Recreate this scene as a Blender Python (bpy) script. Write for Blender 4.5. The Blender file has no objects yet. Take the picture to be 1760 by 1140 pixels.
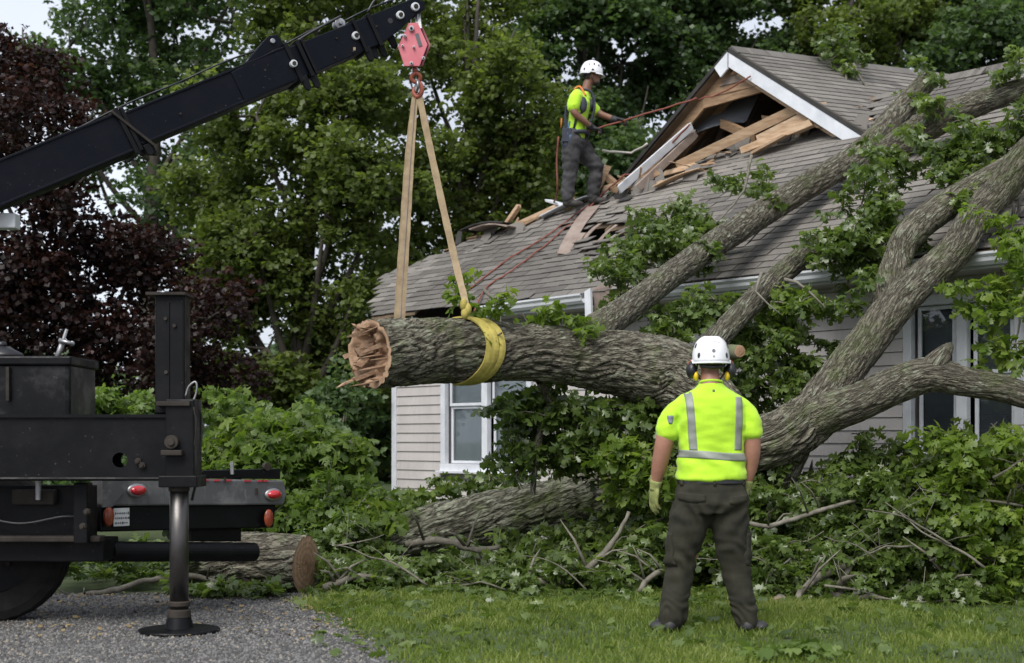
import bpy, math, random
import numpy as np
from mathutils import Vector, Matrix, noise
from mathutils.bvhtree import BVHTree
random.seed(7); RNG = np.random.default_rng(11)
SC = bpy.context.scene
COL = SC.collection
F = 2444.0; CH = 1.2; HY = 755.0
def W(px, py, Y):
    """photo pixel + distance in metres -> world point"""
    return Vector(((px-880)/F*Y, Y, CH+(HY-py)/F*Y))

# ---------------------------------------------------------------- camera, sky, sun, exposure
cam_data = bpy.data.cameras.new('camera'); cam = bpy.data.objects.new('camera', cam_data); COL.objects.link(cam)
cam.location = (0, 0, CH); cam.rotation_euler = (math.radians(90), 0, 0)
cam_data.lens = 50.0; cam_data.sensor_width = 36; cam_data.shift_y = (HY-570)/1760
cam_data.clip_start = 0.1; cam_data.clip_end = 2000
cam_data.dof.use_dof = True; cam_data.dof.focus_distance = 11.3; cam_data.dof.aperture_fstop = 2.4
SC.camera = cam
SUN_EL, SUN_AZ = math.radians(50), math.radians(-155)     # high, behind the camera to the left
world = bpy.data.worlds.new('World'); SC.world = world; world.use_nodes = True
nt = world.node_tree; nt.nodes.clear()
sky = nt.nodes.new('ShaderNodeTexSky'); sky.sky_type = 'NISHITA'; sky.sun_disc = False
sky.sun_elevation = SUN_EL; sky.sun_rotation = math.radians(-155); sky.air_density = 1.0; sky.dust_density = 3.0
hs = nt.nodes.new('ShaderNodeHueSaturation'); hs.inputs['Saturation'].default_value = 0.35
mixc = nt.nodes.new('ShaderNodeMix'); mixc.data_type = 'RGBA'; mixc.inputs[0].default_value = 0.6
mixc.inputs[7].default_value = (6.3, 6.8, 7.8, 1)          # even cloud layer over the sky
bgn = nt.nodes.new('ShaderNodeBackground'); bgn.inputs[1].default_value = 0.102
out = nt.nodes.new('ShaderNodeOutputWorld')
tcw = nt.nodes.new('ShaderNodeTexCoord'); nzw = nt.nodes.new('ShaderNodeTexNoise'); nzw.inputs['Scale'].default_value = 3.0
nzw.inputs['Detail'].default_value = 5
mrw = nt.nodes.new('ShaderNodeMapRange'); mrw.inputs[1].default_value = .3; mrw.inputs[2].default_value = .7; mrw.inputs[3].default_value = .8; mrw.inputs[4].default_value = 1.15
mulw = nt.nodes.new('ShaderNodeMix'); mulw.data_type = 'RGBA'; mulw.blend_type = 'MULTIPLY'; mulw.inputs[0].default_value = 1
nt.links.new(tcw.outputs['Generated'], nzw.inputs['Vector']); nt.links.new(nzw.outputs['Fac'], mrw.inputs[0])
nt.links.new(sky.outputs[0], hs.inputs['Color']); nt.links.new(hs.outputs[0], mixc.inputs[6])
nt.links.new(mixc.outputs[2], mulw.inputs[6]); nt.links.new(mrw.outputs[0], mulw.inputs[7])
nt.links.new(mulw.outputs[2], bgn.inputs[0]); nt.links.new(bgn.outputs[0], out.inputs[0])
sun_data = bpy.data.lights.new('sun', 'SUN'); sun_data.energy = 2.5; sun_data.angle = math.radians(35); sun_data.color = (1, .97, .92)
sun = bpy.data.objects.new('sun', sun_data); COL.objects.link(sun)
sd = Vector((math.sin(SUN_AZ)*math.cos(SUN_EL), math.cos(SUN_AZ)*math.cos(SUN_EL), math.sin(SUN_EL)))
sun.rotation_euler = sd.to_track_quat('Z', 'Y').to_euler()
SC.view_settings.view_transform = 'Standard'; SC.view_settings.look = 'None'
SC.view_settings.gamma = 1; SC.view_settings.exposure = 0.6

# ---------------------------------------------------------------- helpers
def tag(o, label=None, cat=None, group=None, kind=None):
    if label: o['label'] = label
    if cat: o['category'] = cat
    if group: o['group'] = group
    if kind: o['kind'] = kind
    return o
ORI = {}
def thing(name, label, cat, loc, group=None):
    o = bpy.data.objects.new(name, None); COL.objects.link(o); o.location = loc; o.empty_display_size = .2
    ORI[o.name] = Vector(loc)
    return tag(o, label, cat, group)
def link(name, me, parent=None, loc=None):
    o = bpy.data.objects.new(name, me); COL.objects.link(o)
    if parent is not None:
        o.parent = parent
        ORI[o.name] = ORI[parent.name].copy()
        if loc is not None: o.location = Vector(loc)-ORI[parent.name]
    else:
        ORI[o.name] = Vector((0, 0, 0)) if loc is None else Vector(loc)
        if loc is not None: o.location = loc
    return o
def np_mesh(name, V, Fc, mat, parent=None, attrs=None, smooth=False, loops=None):
    """V (n,3) world coords, Fc (m,k) faces all the same size"""
    V = np.asarray(V, dtype=np.float64); Fc = np.asarray(Fc, dtype=np.int32)
    off = ORI[parent.name] if parent is not None else Vector((0, 0, 0))
    me = bpy.data.meshes.new(name); m, k = Fc.shape
    me.vertices.add(len(V)); me.loops.add(m*k); me.polygons.add(m)
    me.vertices.foreach_set('co', (V-np.array(off)).astype(np.float32).ravel())
    me.loops.foreach_set('vertex_index', Fc.ravel())
    me.polygons.foreach_set('loop_start', np.arange(0, m*k, k, dtype=np.int32))
    me.update(calc_edges=True)
    if smooth: me.polygons.foreach_set('use_smooth', np.ones(m, dtype=bool))
    for an, arr in (attrs or {}).items():
        a = me.attributes.new(an, 'FLOAT', 'POINT'); a.data.foreach_set('value', np.asarray(arr, dtype=np.float32))
    if mat: me.materials.append(mat)
    return link(name, me, parent)
class MB:
    """collects simple closed shapes into one mesh"""
    def __init__(s): s.v = []; s.f = []; s.r = []
    def add(s, vs, fs, rnd=None):
        b = len(s.v); s.v += [tuple(v) for v in vs]; s.f += [tuple(i+b for i in f) for f in fs]
        s.r += [random.random() if rnd is None else rnd]*len(vs); return s
    def hexa(s, c8, rnd=None):
        return s.add(c8, [(0,3,2,1),(4,5,6,7),(0,1,5,4),(1,2,6,5),(2,3,7,6),(3,0,4,7)], rnd)
    def box(s, c, size, M=None, rnd=None):
        hx, hy, hz = size[0]/2, size[1]/2, size[2]/2
        pts = [Vector(p) for p in [(-hx,-hy,-hz),(hx,-hy,-hz),(hx,hy,-hz),(-hx,hy,-hz),(-hx,-hy,hz),(hx,-hy,hz),(hx,hy,hz),(-hx,hy,hz)]]
        if M is not None: pts = [M @ p for p in pts]
        return s.hexa([p+Vector(c) for p in pts], rnd)
    def beam(s, p, q, w, h, up=(0,0,1), rnd=None, twist=0, jag=0):
        p = Vector(p); q = Vector(q); t = (q-p).normalized(); up = Vector(up)
        sd_ = t.cross(up).normalized(); u = sd_.cross(t).normalized()
        if twist:
            R = Matrix.Rotation(twist, 3, t); sd_ = R@sd_; u = R@u
        a = sd_*w/2; b = u*h/2
        j = lambda: t*random.uniform(-jag, jag)
        return s.hexa([p-a-b+j(), p+a-b+j(), p+a+b+j(), p-a+b+j(), q-a-b+j(), q+a-b+j(), q+a+b+j(), q-a+b+j()], rnd)
    def prism(s, pts, d, rnd=None):
        n = len(pts); pts = [Vector(p) for p in pts]; d = Vector(d)
        vs = pts+[p+d for p in pts]
        nrm = Vector((0,0,0))
        for i in range(n): nrm += pts[i].cross(pts[(i+1) % n])
        fs = [tuple(range(n))[::-1], tuple(range(n, 2*n))]+[(i, (i+1) % n, n+(i+1) % n, n+i) for i in range(n)]
        if nrm.dot(d) < 0: fs = [f[::-1] for f in fs]
        return s.add(vs, fs, rnd)
    def tube(s, pts, rad, n=8, rnd=None, cap=True):
        pts = [Vector(p) for p in pts]
        if not hasattr(rad, '__len__'): rad = [rad]*len(pts)
        vs = []; fs = []; N = len(pts)
        t0 = (pts[1]-pts[0]).normalized(); u = t0.orthogonal().normalized()
        for i, p in enumerate(pts):
            t = (pts[min(i+1, N-1)]-pts[max(i-1, 0)]).normalized()
            u = (u-t*u.dot(t)).normalized(); v = t.cross(u)
            for k in range(n):
                a = 2*math.pi*k/n; vs.append(p+(u*math.cos(a)+v*math.sin(a))*rad[i])
        for i in range(N-1):
            for k in range(n): fs.append((i*n+k, i*n+(k+1) % n, (i+1)*n+(k+1) % n, (i+1)*n+k))
        if cap: fs.append(tuple(range(n))[::-1]); fs.append(tuple(range((N-1)*n, N*n)))
        return s.add(vs, fs, rnd)
    def cyl(s, p, q, r, n=16, r2=None, rnd=None): return s.tube([p, q], [r, r if r2 is None else r2], n, rnd)
    def ring(s, c, axis, r, rt, n=16, m=6):
        axis = Vector(axis).normalized(); u = axis.orthogonal().normalized(); v = axis.cross(u); c = Vector(c); vs = []; fs = []
        for i in range(n):
            a = 2*math.pi*i/n; d = u*math.cos(a)+v*math.sin(a)
            for k in range(m):
                b = 2*math.pi*k/m; vs.append(c+d*(r+rt*math.cos(b))+axis*rt*math.sin(b))
        for i in range(n):
            for k in range(m): fs.append((i*m+k, ((i+1) % n)*m+k, ((i+1) % n)*m+(k+1) % m, i*m+(k+1) % m))
        return s.add(vs, fs)
    def ball(s, c, r, n=12, m=8, M=None):
        c = Vector(c); r = Vector(r) if hasattr(r, '__len__') else Vector((r, r, r)); vs = []; fs = []
        for j in range(1, m):
            ph = math.pi*j/m
            for i in range(n):
                a = 2*math.pi*i/n; p = Vector((r.x*math.sin(ph)*math.cos(a), r.y*math.sin(ph)*math.sin(a), r.z*math.cos(ph)))
                vs.append(c+(M@p if M else p))
        pt = Vector((0, 0, r.z)); pb = Vector((0, 0, -r.z))
        vs += [c+(M@pt if M else pt), c+(M@pb if M else pb)]; T = len(vs)-2; B = T+1
        for j in range(m-2):
            for i in range(n): fs.append((j*n+i, (j+1)*n+i, (j+1)*n+(i+1) % n, j*n+(i+1) % n))
        for i in range(n): fs.append((T, i, (i+1) % n)); fs.append((B, (m-2)*n+(i+1) % n, (m-2)*n+i))
        return s.add(vs, fs)
    def mesh(s, name, mat, off=Vector((0,0,0)), smooth=False):
        me = bpy.data.meshes.new(name)
        me.from_pydata([(v[0]-off.x, v[1]-off.y, v[2]-off.z) for v in s.v], [], s.f); me.update()
        a = me.attributes.new('rnd', 'FLOAT', 'POINT'); a.data.foreach_set('value', s.r)
        if mat: me.materials.append(mat)
        if smooth: me.polygons.foreach_set('use_smooth', [True]*len(me.polygons))
        return me
    def build(s, name, mat, parent=None, smooth=False, bevel=0, label=None, kind=None):
        off = ORI[parent.name] if parent is not None else Vector((0, 0, 0))
        o = link(name, s.mesh(name, mat, off, smooth), parent)
        if bevel:
            b = o.modifiers.new('bevel', 'BEVEL'); b.width = bevel; b.segments = 2; b.limit_method = 'ANGLE'; b.angle_limit = math.radians(40)
        if label: o['label'] = label
        if kind: o['kind'] = kind
        return o
def catmull(P, R, step):
    """smooth path through points with radii, resampled to about 'step' metres"""
    P = [Vector(p) for p in P]; Pe = [P[0]*2-P[1]]+P+[P[-1]*2-P[-2]]; Re = [R[0]]+list(R)+[R[-1]]; op = []; orr = []
    for i in range(1, len(Pe)-2):
        L = (Pe[i+1]-Pe[i]).length; n = max(1, int(L/step))
        for k in range(n):
            t = k/n; a, b, c, d = Pe[i-1], Pe[i], Pe[i+1], Pe[i+2]
            op.append(.5*((2*b)+(c-a)*t+(2*a-5*b+4*c-d)*t*t+(3*b-a-3*c+d)*t**3))
            ra, rb, rc, rd = Re[i-1], Re[i], Re[i+1], Re[i+2]
            orr.append(.5*((2*rb)+(rc-ra)*t+(2*ra-5*rb+4*rc-rd)*t*t+(3*rb-ra-3*rc+rd)*t**3))
    op.append(P[-1]); orr.append(R[-1]); return op, orr

# ---------------------------------------------------------------- materials
def lin(c): return tuple(c)+(1,)
class NT:
    def __init__(s, name):
        s.m = bpy.data.materials.new(name); s.m.use_nodes = True; s.t = s.m.node_tree; s.t.nodes.clear()
        s.out = s.n('OutputMaterial'); s.p = s.n('BsdfPrincipled'); s.l(s.p.outputs[0], s.out.inputs[0])
        s.tc = s.n('TexCoord')
    def n(s, k): return s.t.nodes.new('ShaderNode'+k)
    def l(s, a, b): s.t.links.new(a, b)
    def noise(s, scale, detail=4, rough=.6, vec=None, sc3=None):
        n = s.n('TexNoise'); n.inputs['Scale'].default_value = scale; n.inputs['Detail'].default_value = detail; n.inputs['Roughness'].default_value = rough
        v = vec or s.tc.outputs['Object']
        if sc3: mp = s.n('Mapping'); mp.inputs['Scale'].default_value = sc3; s.l(v, mp.inputs[0]); v = mp.outputs[0]
        s.l(v, n.inputs['Vector']); return n.outputs['Fac']
    def attr(s, name): a = s.n('Attribute'); a.attribute_name = name; return a.outputs['Fac']
    def ramp(s, fac, stops):
        r = s.n('ValToRGB'); e = r.color_ramp.elements
        while len(e) < len(stops): e.new(.5)
        for i, (p, c) in enumerate(stops): e[i].position = p; e[i].color = lin(c)
        s.l(fac, r.inputs[0]); return r.outputs[0]
    def mr(s, v, a, b, c, d):
        m = s.n('MapRange'); s.l(v, m.inputs[0])
        for i, x in enumerate((a, b, c, d)): m.inputs[i+1].default_value = x
        return m.outputs[0]
    def mix(s, f, a, b, mode='MIX'):
        m = s.n('Mix'); m.data_type = 'RGBA'; m.blend_type = mode
        for k, v in ((0, f), (6, a), (7, b)):
            if isinstance(v, (int, float)): m.inputs[k].default_value = v if k == 0 else (v, v, v, 1)
            elif isinstance(v, tuple): m.inputs[k].default_value = lin(v)
            else: s.l(v, m.inputs[k])
        return m.outputs[2]
    def math(s, op, a, b=0):
        m = s.n('Math'); m.operation = op
        for k, v in ((0, a), (1, b)):
            if isinstance(v, (int, float)): m.inputs[k].default_value = v
            else: s.l(v, m.inputs[k])
        return m.outputs[0]
    def col(s, c):
        if isinstance(c, tuple): s.p.inputs['Base Color'].default_value = lin(c)
        else: s.l(c, s.p.inputs['Base Color'])
    def rough(s, r):
        if isinstance(r, (int, float)): s.p.inputs['Roughness'].default_value = r
        else: s.l(r, s.p.inputs['Roughness'])
    def bump(s, h, st=.4, d=.01):
        b = s.n('Bump'); b.inputs['Strength'].default_value = st; b.inputs['Distance'].default_value = d
        s.l(h, b.inputs['Height']); s.l(b.outputs[0], s.p.inputs['Normal'])
def simple(name, c1, c2, scale=8, rough=.6, bump=.3, bd=.004, metal=0, sc3=None, spec=None, bscale=None, attr=False, r2=None):
    t = NT(name); f = t.noise(scale, 5, .65, sc3=sc3); c = t.ramp(f, [(.3, c1), (.7, c2)])
    if attr: c = t.mix(1, c, t.mr(t.attr('rnd'), 0, 1, .75, 1.25), 'MULTIPLY')
    t.col(c); t.p.inputs['Metallic'].default_value = metal
    if r2 is not None: t.rough(t.mr(t.noise(scale*2.3, 4), .3, .7, rough, r2))
    else: t.rough(rough)
    if spec is not None: t.p.inputs['Specular IOR Level'].default_value = spec
    if bump: t.bump(t.noise(bscale or scale*4, 5, .65, sc3=sc3), bump, bd)
    return t.m
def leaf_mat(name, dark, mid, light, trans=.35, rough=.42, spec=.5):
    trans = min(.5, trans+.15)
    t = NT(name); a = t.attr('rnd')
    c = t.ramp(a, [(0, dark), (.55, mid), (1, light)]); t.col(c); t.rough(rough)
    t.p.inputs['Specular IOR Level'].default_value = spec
    tr = t.n('BsdfTranslucent'); t.l(t.mix(1, c, (1.5, 1.6, .8), 'MULTIPLY'), tr.inputs[0])
    ms = t.n('MixShader'); ms.inputs[0].default_value = trans; t.l(t.p.outputs[0], ms.inputs[1]); t.l(tr.outputs[0], ms.inputs[2]); t.l(ms.outputs[0], t.out.inputs[0])
    return t.m
def bark_mat(name, furrow, ridge, lichen, moss, moss_amt=.5, lich_amt=.5, sc=1.0):
    t = NT(name); av = t.n('Attribute'); av.attribute_name = 'bc'; bc = av.outputs['Vector']; h = t.attr('cav')
    def furrows(scale, k, width, seed):
        mp = t.n('Mapping'); mp.inputs['Location'].default_value = (seed, seed*.7, seed*.3); t.l(bc, mp.inputs[0])
        wn = t.noise(scale*.7, 2, .5, vec=mp.outputs[0]); n = t.noise(scale, 3, .55, vec=mp.outputs[0])
        d = t.math('ABSOLUTE', t.math('SUBTRACT', n, .5)); return t.mr(d, 0, width, 0, 1)
    f1 = furrows(17*sc, 0, .075, 1.3); f2 = furrows(30*sc, 0, .10, 4.1)
    H = t.math('MULTIPLY', t.math('ADD', t.math('MULTIPLY', f1, .65), t.math('MULTIPLY', f2, .35)), t.mr(h, .25, .8, .35, 1))
    fine = t.noise(70, 5, .75, vec=bc); big = t.noise(2.2, 4, .6); mid = t.noise(11, 5, .7)
    c = t.ramp(H, [(.0, furrow), (.40, tuple(.65*furrow[i]+.35*ridge[i] for i in range(3))), (.85, ridge)])
    lc = t.math('MULTIPLY', t.mr(mid, .5, .60, 0, 1), t.mr(H, .55, .85, 0, lich_amt)); c = t.mix(lc, c, lichen)
    c = t.mix(t.math('MULTIPLY', t.mr(big, .5, .60, 0, moss_amt), t.mr(mid, .4, .6, .2, 1)), c, moss)
    c = t.mix(1, c, t.mr(fine, .3, .7, .6, 1.4), 'MULTIPLY'); t.col(c); t.rough(.9); t.p.inputs['Specular IOR Level'].default_value = .25
    t.bump(t.math('ADD', t.math('MULTIPLY', fine, .35), H), 1.0, .022); return t.m
M = {}
M['bark'] = bark_mat('bark_fallen', (.030,.025,.018), (.19,.175,.135), (.27,.30,.22), (.085,.11,.03), .6, .7, 1.25)
M['bark_limb'] = bark_mat('bark_limbs', (.045,.038,.028), (.19,.175,.135), (.27,.30,.225), (.09,.115,.035), .55, .75, 1.7)
M['bark_moss'] = bark_mat('bark_mossy', (.03,.027,.018), (.22,.215,.165), (.33,.37,.26), (.10,.13,.04), .7, .95)
M['bark_far'] = simple('bark_far', (.035,.03,.024), (.075,.065,.05), 6, .9, .4, .02)
M['twig'] = simple('twig_bark', (.07,.06,.045), (.20,.185,.15), 14, .8, .4, .003)
def endgrain():
    t = NT('end_grain'); r = t.attr('rad'); n = t.noise(5, 4)
    w = t.math('SINE', t.math('MULTIPLY', t.math('ADD', r, t.math('MULTIPLY', n, .12)), 130))
    c = t.ramp(t.mr(w, -1, 1, 0, 1), [(0, (.27,.165,.10)), (1, (.37,.245,.155))])
    c = t.mix(t.mr(r, .0, .16, .7, 0), c, (.24,.13,.07))
    c = t.mix(t.mr(t.noise(11, 5), .55, .75, 0, .4), c, (.20,.13,.08)); t.col(c); t.rough(.75); t.bump(t.noise(50, 5, sc3=(1,1,.3)), .5, .006); return t.m
M['endgrain'] = endgrain()
M['splinter'] = simple('splintered_wood', (.19,.11,.07), (.38,.25,.155), 9, .8, .5, .006, sc3=(1,6,6), attr=True)
M['lumber'] = simple('fresh_lumber', (.27,.165,.09), (.50,.37,.25), 5, .7, .35, .002, sc3=(1,1,7), attr=True)
M['lumber_old'] = simple('aged_lumber', (.15,.09,.05), (.33,.215,.125), 5, .75, .4, .003, sc3=(1,1,7), attr=True)
M['lumber_grey'] = simple('weathered_board', (.16,.12,.10), (.26,.21,.18), 6, .8, .4, .003, attr=True)
M['white'] = simple('white_trim', (.50,.52,.56), (.66,.68,.72), 5, .45, .1, .001, bscale=30)
M['gutter'] = simple('gutter_metal', (.46,.48,.50), (.62,.64,.66), 3, .35, .1, .001)
M['soffit'] = simple('soffit_panel', (.30,.29,.26), (.38,.37,.34), 3, .6, .1)
def siding():
    t = NT('vinyl_siding'); n = t.noise(2.2, 5, .6); st = t.noise(3, 5, .7, sc3=(6, 6, .35))
    c = t.ramp(n, [(.3, (.40,.375,.365)), (.7, (.50,.47,.455))])
    c = t.mix(t.mr(st, .52, .75, 0, .35), c, (.24,.22,.20)); c = t.mix(1, c, t.mr(t.attr('rnd'), 0, 1, .93, 1.05), 'MULTIPLY')
    t.col(c); t.rough(.5); t.bump(t.noise(40, 4, sc3=(1,1,4)), .12, .002); return t.m
M['siding'] = siding()
def shingle():
    t = NT('asphalt_shingle'); g = t.noise(160, 3, .8); n = t.noise(1.3, 5, .65); m2 = t.noise(7, 4)
    c = t.ramp(t.attr('rnd'), [(0, (.085,.078,.070)), (.5, (.135,.124,.112)), (1, (.20,.184,.165))])
    c = t.mix(1, c, t.mr(n, .3, .7, .78, 1.2), 'MULTIPLY'); c = t.mix(1, c, t.mr(g, .3, .7, .6, 1.4), 'MULTIPLY')
    c = t.mix(t.mr(m2, .62, .75, 0, .3), c, (.10,.12,.06)); t.col(c); t.rough(.85); t.bump(g, .5, .004); return t.m
M['shingle'] = shingle()
M['deck'] = simple('roof_decking', (.10,.07,.045), (.2,.14,.09), 6, .9, .4, .004)
M['felt'] = simple('roof_felt', (.018,.018,.018), (.04,.038,.035), 6, .9, .3)
M['attic'] = simple('attic_shade_wood', (.02,.016,.012), (.05,.04,.03), 4, .95, .3)  # wood colour set near black to stand for the attic's shade
M['sheet'] = simple('grey_sheeting', (.12,.13,.15), (.22,.23,.26), 3, .5, .4, .02)
M['dark_glass'] = None
def glass(name, tint, rough=.03):
    t = NT(name); fr = t.n('Fresnel'); fr.inputs[0].default_value = 1.5
    tr = t.n('BsdfTransparent'); tr.inputs[0].default_value = lin(tint); gl = t.n('BsdfGlossy'); gl.inputs['Roughness'].default_value = rough
    ms = t.n('MixShader'); t.l(t.math('ADD', fr.outputs[0], .06), ms.inputs[0]); t.l(tr.outputs[0], ms.inputs[1]); t.l(gl.outputs[0], ms.inputs[2]); t.l(ms.outputs[0], t.out.inputs[0]); return t.m
M['glass'] = glass('window_glass', (.90,.94,.95))
M['blind'] = simple('window_blind', (.50,.54,.56), (.62,.66,.68), 3, .6, .0)
M['blind_dark'] = simple('dark_blind', (.14,.155,.18), (.22,.24,.27), 3, .6, .0)
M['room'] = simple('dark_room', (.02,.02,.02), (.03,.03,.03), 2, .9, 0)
def blackpaint(name, base, dust, rough=.35, amt=.5, spec=.22):
    t = NT(name); n = t.noise(3.5, 7, .7); s2 = t.noise(4, 6, .75, sc3=(5, 5, .8)); c = t.mix(t.mr(n, .5, .75, 0, amt), base, dust)
    c = t.mix(t.mr(s2, .62, .72, 0, amt*.8), c, tuple(min(1, x*1.6) for x in dust)); sp = t.noise(70, 3, .5)
    c = t.mix(t.mr(sp, .72, .76, 0, .35), c, (.25,.24,.22))
    t.col(c); t.rough(t.mr(n, .4, .7, rough, rough+.35)); t.p.inputs['Specular IOR Level'].default_value = spec; t.bump(t.noise(30, 4), .08, .003); return t.m
M['black'] = blackpaint('black_machine_paint', (.0028,.003,.004), (.018,.018,.020), .38, .38, .18)
M['boompaint'] = blackpaint('boom_navy_black_paint', (.002,.003,.007), (.010,.012,.018), .36, .35, .13)
M['tankpaint'] = blackpaint('scuffed_tank_paint', (.0035,.0038,.005), (.05,.05,.052), .32, .8, .22)
M['greypaint'] = blackpaint('worn_grey_bumper_metal', (.085,.085,.09), (.26,.255,.25), .35, .9, .45)
M['steel'] = simple('worn_steel', (.22,.22,.23), (.45,.45,.46), 9, .35, .2, .002, metal=.9, r2=.6)
M['chrome'] = simple('jack_cylinder_steel', (.05,.048,.048), (.15,.14,.135), 4, .25, .1, .001, metal=.9, sc3=(1,1,.3), r2=.5)
M['rubber'] = simple('tyre_rubber', (.006,.006,.006), (.018,.017,.016), 8, .9, .4, .004, spec=.15)
M['mudsteel'] = simple('muddy_steel', (.012,.010,.009), (.045,.037,.030), 5, .7, .4, .004, spec=.25)
M['redlens'] = simple('red_lens', (.42,.012,.02), (.5,.02,.03), 20, .15, .05)
M['redlens'].node_tree.nodes['Principled BSDF'].inputs['Coat Weight'].default_value = .6
M['orangelens'] = simple('amber_red_lens', (.20,.025,.018), (.32,.09,.03), 9, .25, .05)
M['redtape'] = simple('red_reflective_tape', (.4,.03,.05), (.5,.05,.07), 20, .35, 0)
M['plate'] = simple('white_plate', (.55,.56,.56), (.7,.71,.71), 9, .5, 0)
M['ink'] = simple('dark_print', (.05,.05,.06), (.1,.1,.11), 9, .6, 0)
M['blockred'] = simple('faded_red_paint', (.46,.10,.13), (.56,.17,.20), 7, .45, .15, .002, r2=.7)
M['hookred'] = simple('hook_orange_red', (.22,.045,.028), (.34,.09,.05), 14, .45, .15)
M['sling'] = simple('sling_webbing', (.20,.145,.085), (.33,.255,.155), 12, .85, .6, .003, bscale=120)
M['slingy'] = simple('yellow_webbing', (.26,.21,.045), (.50,.42,.10), 9, .8, .6, .003, bscale=120)
M['rope'] = simple('red_rope', (.14,.038,.027), (.24,.075,.05), 40, .8, .5, .003)
M['ropepale'] = simple('pale_rope', (.4,.38,.33), (.55,.52,.46), 40, .8, .5, .003)
def hivis():
    t = NT('hi_vis_fabric'); n = t.noise(5, 5, .6); c = t.ramp(n, [(.3, (.36,.62,.016)), (.7, (.45,.74,.025))])
    d = t.noise(9, 4, .6); c = t.mix(t.mr(d, .62, .8, 0, .35), c, (.30,.42,.06))
    t.col(c); t.rough(.8); t.p.inputs['Sheen Weight'].default_value = .2
    t.bump(t.math('ADD', t.noise(350, 2), t.math('MULTIPLY', t.noise(14, 3, .5), 1.5)), .35, .008); return t.m
M['hivis'] = hivis()
M['tape'] = simple('reflective_tape', (.17,.19,.165), (.25,.27,.235), 14, .5, .15, .002)
M['cargo'] = simple('olive_work_cloth', (.009,.0085,.005), (.027,.025,.014), 7, .9, .4, .004, bscale=40)
M['denim'] = simple('charcoal_work_cloth', (.022,.021,.023), (.055,.053,.056), 7, .9, .4, .004, bscale=40)
M['skin'] = simple('skin_fair', (.27,.125,.085), (.36,.18,.125), 9, .5, .15, .002)
M['skin2'] = simple('skin_tan', (.16,.075,.045), (.22,.11,.07), 9, .5, .15, .002)
M['hair'] = simple('dark_hair', (.012,.009,.007), (.035,.025,.018), 60, .6, .6, .004)
M['helmet'] = simple('white_helmet_shell', (.68,.69,.72), (.78,.79,.81), 6, .28, .04, .001)
M['plastic_black'] = simple('black_plastic', (.008,.008,.01), (.02,.02,.024), 10, .4, .1)
M['plastic_yellow'] = simple('yellow_plastic', (.62,.42,.01), (.72,.5,.02), 10, .4, .05)
M['glove'] = simple('green_work_glove', (.17,.19,.055), (.28,.30,.11), 18, .85, .4, .003)
M['glove_dark'] = simple('dark_glove', (.012,.012,.015), (.03,.03,.035), 18, .7, .3, .003)
M['boot'] = simple('grey_boot', (.014,.014,.016), (.04,.04,.043), 14, .7, .3, .003)
M['boot_dark'] = simple('dark_boot', (.018,.016,.015), (.045,.04,.036), 14, .7, .3, .003)
M['harness'] = simple('harness_webbing', (.012,.016,.03), (.03,.035,.055), 20, .7, .3, .003)
M['harness_blue'] = simple('blue_webbing', (.02,.06,.14), (.04,.10,.2), 20, .7, .3, .003)
M['orange'] = simple('orange_webbing', (.5,.13,.02), (.6,.2,.04), 20, .7, .2, .003)
# leaves
M['leaf_near'] = leaf_mat('leaf_fallen', (.042,.074,.016), (.105,.155,.036), (.20,.26,.085), .3, .34, .8)
M['leaf_shrub'] = leaf_mat('leaf_shrub', (.065,.11,.022), (.13,.20,.045), (.23,.30,.09), .35, .4, .5)
M['leaf_yellow'] = leaf_mat('leaf_bright', (.075,.13,.02), (.145,.21,.035), (.25,.31,.065), .35, .42, .5)
M['leaf_mid'] = leaf_mat('leaf_olive_green', (.060,.088,.020), (.125,.165,.042), (.21,.25,.08), .35, .5, .4)
M['leaf_dark'] = leaf_mat('leaf_deep_green', (.038,.070,.026), (.075,.125,.045), (.14,.19,.08), .3, .45, .5)
M['leaf_purple'] = leaf_mat('leaf_purple', (.010,.005,.005), (.026,.010,.010), (.075,.026,.022), .25, .5, .4)
M['grass'] = leaf_mat('grass_blade', (.085,.125,.022), (.165,.225,.045), (.31,.33,.12), .3, .55, .3)
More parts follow.
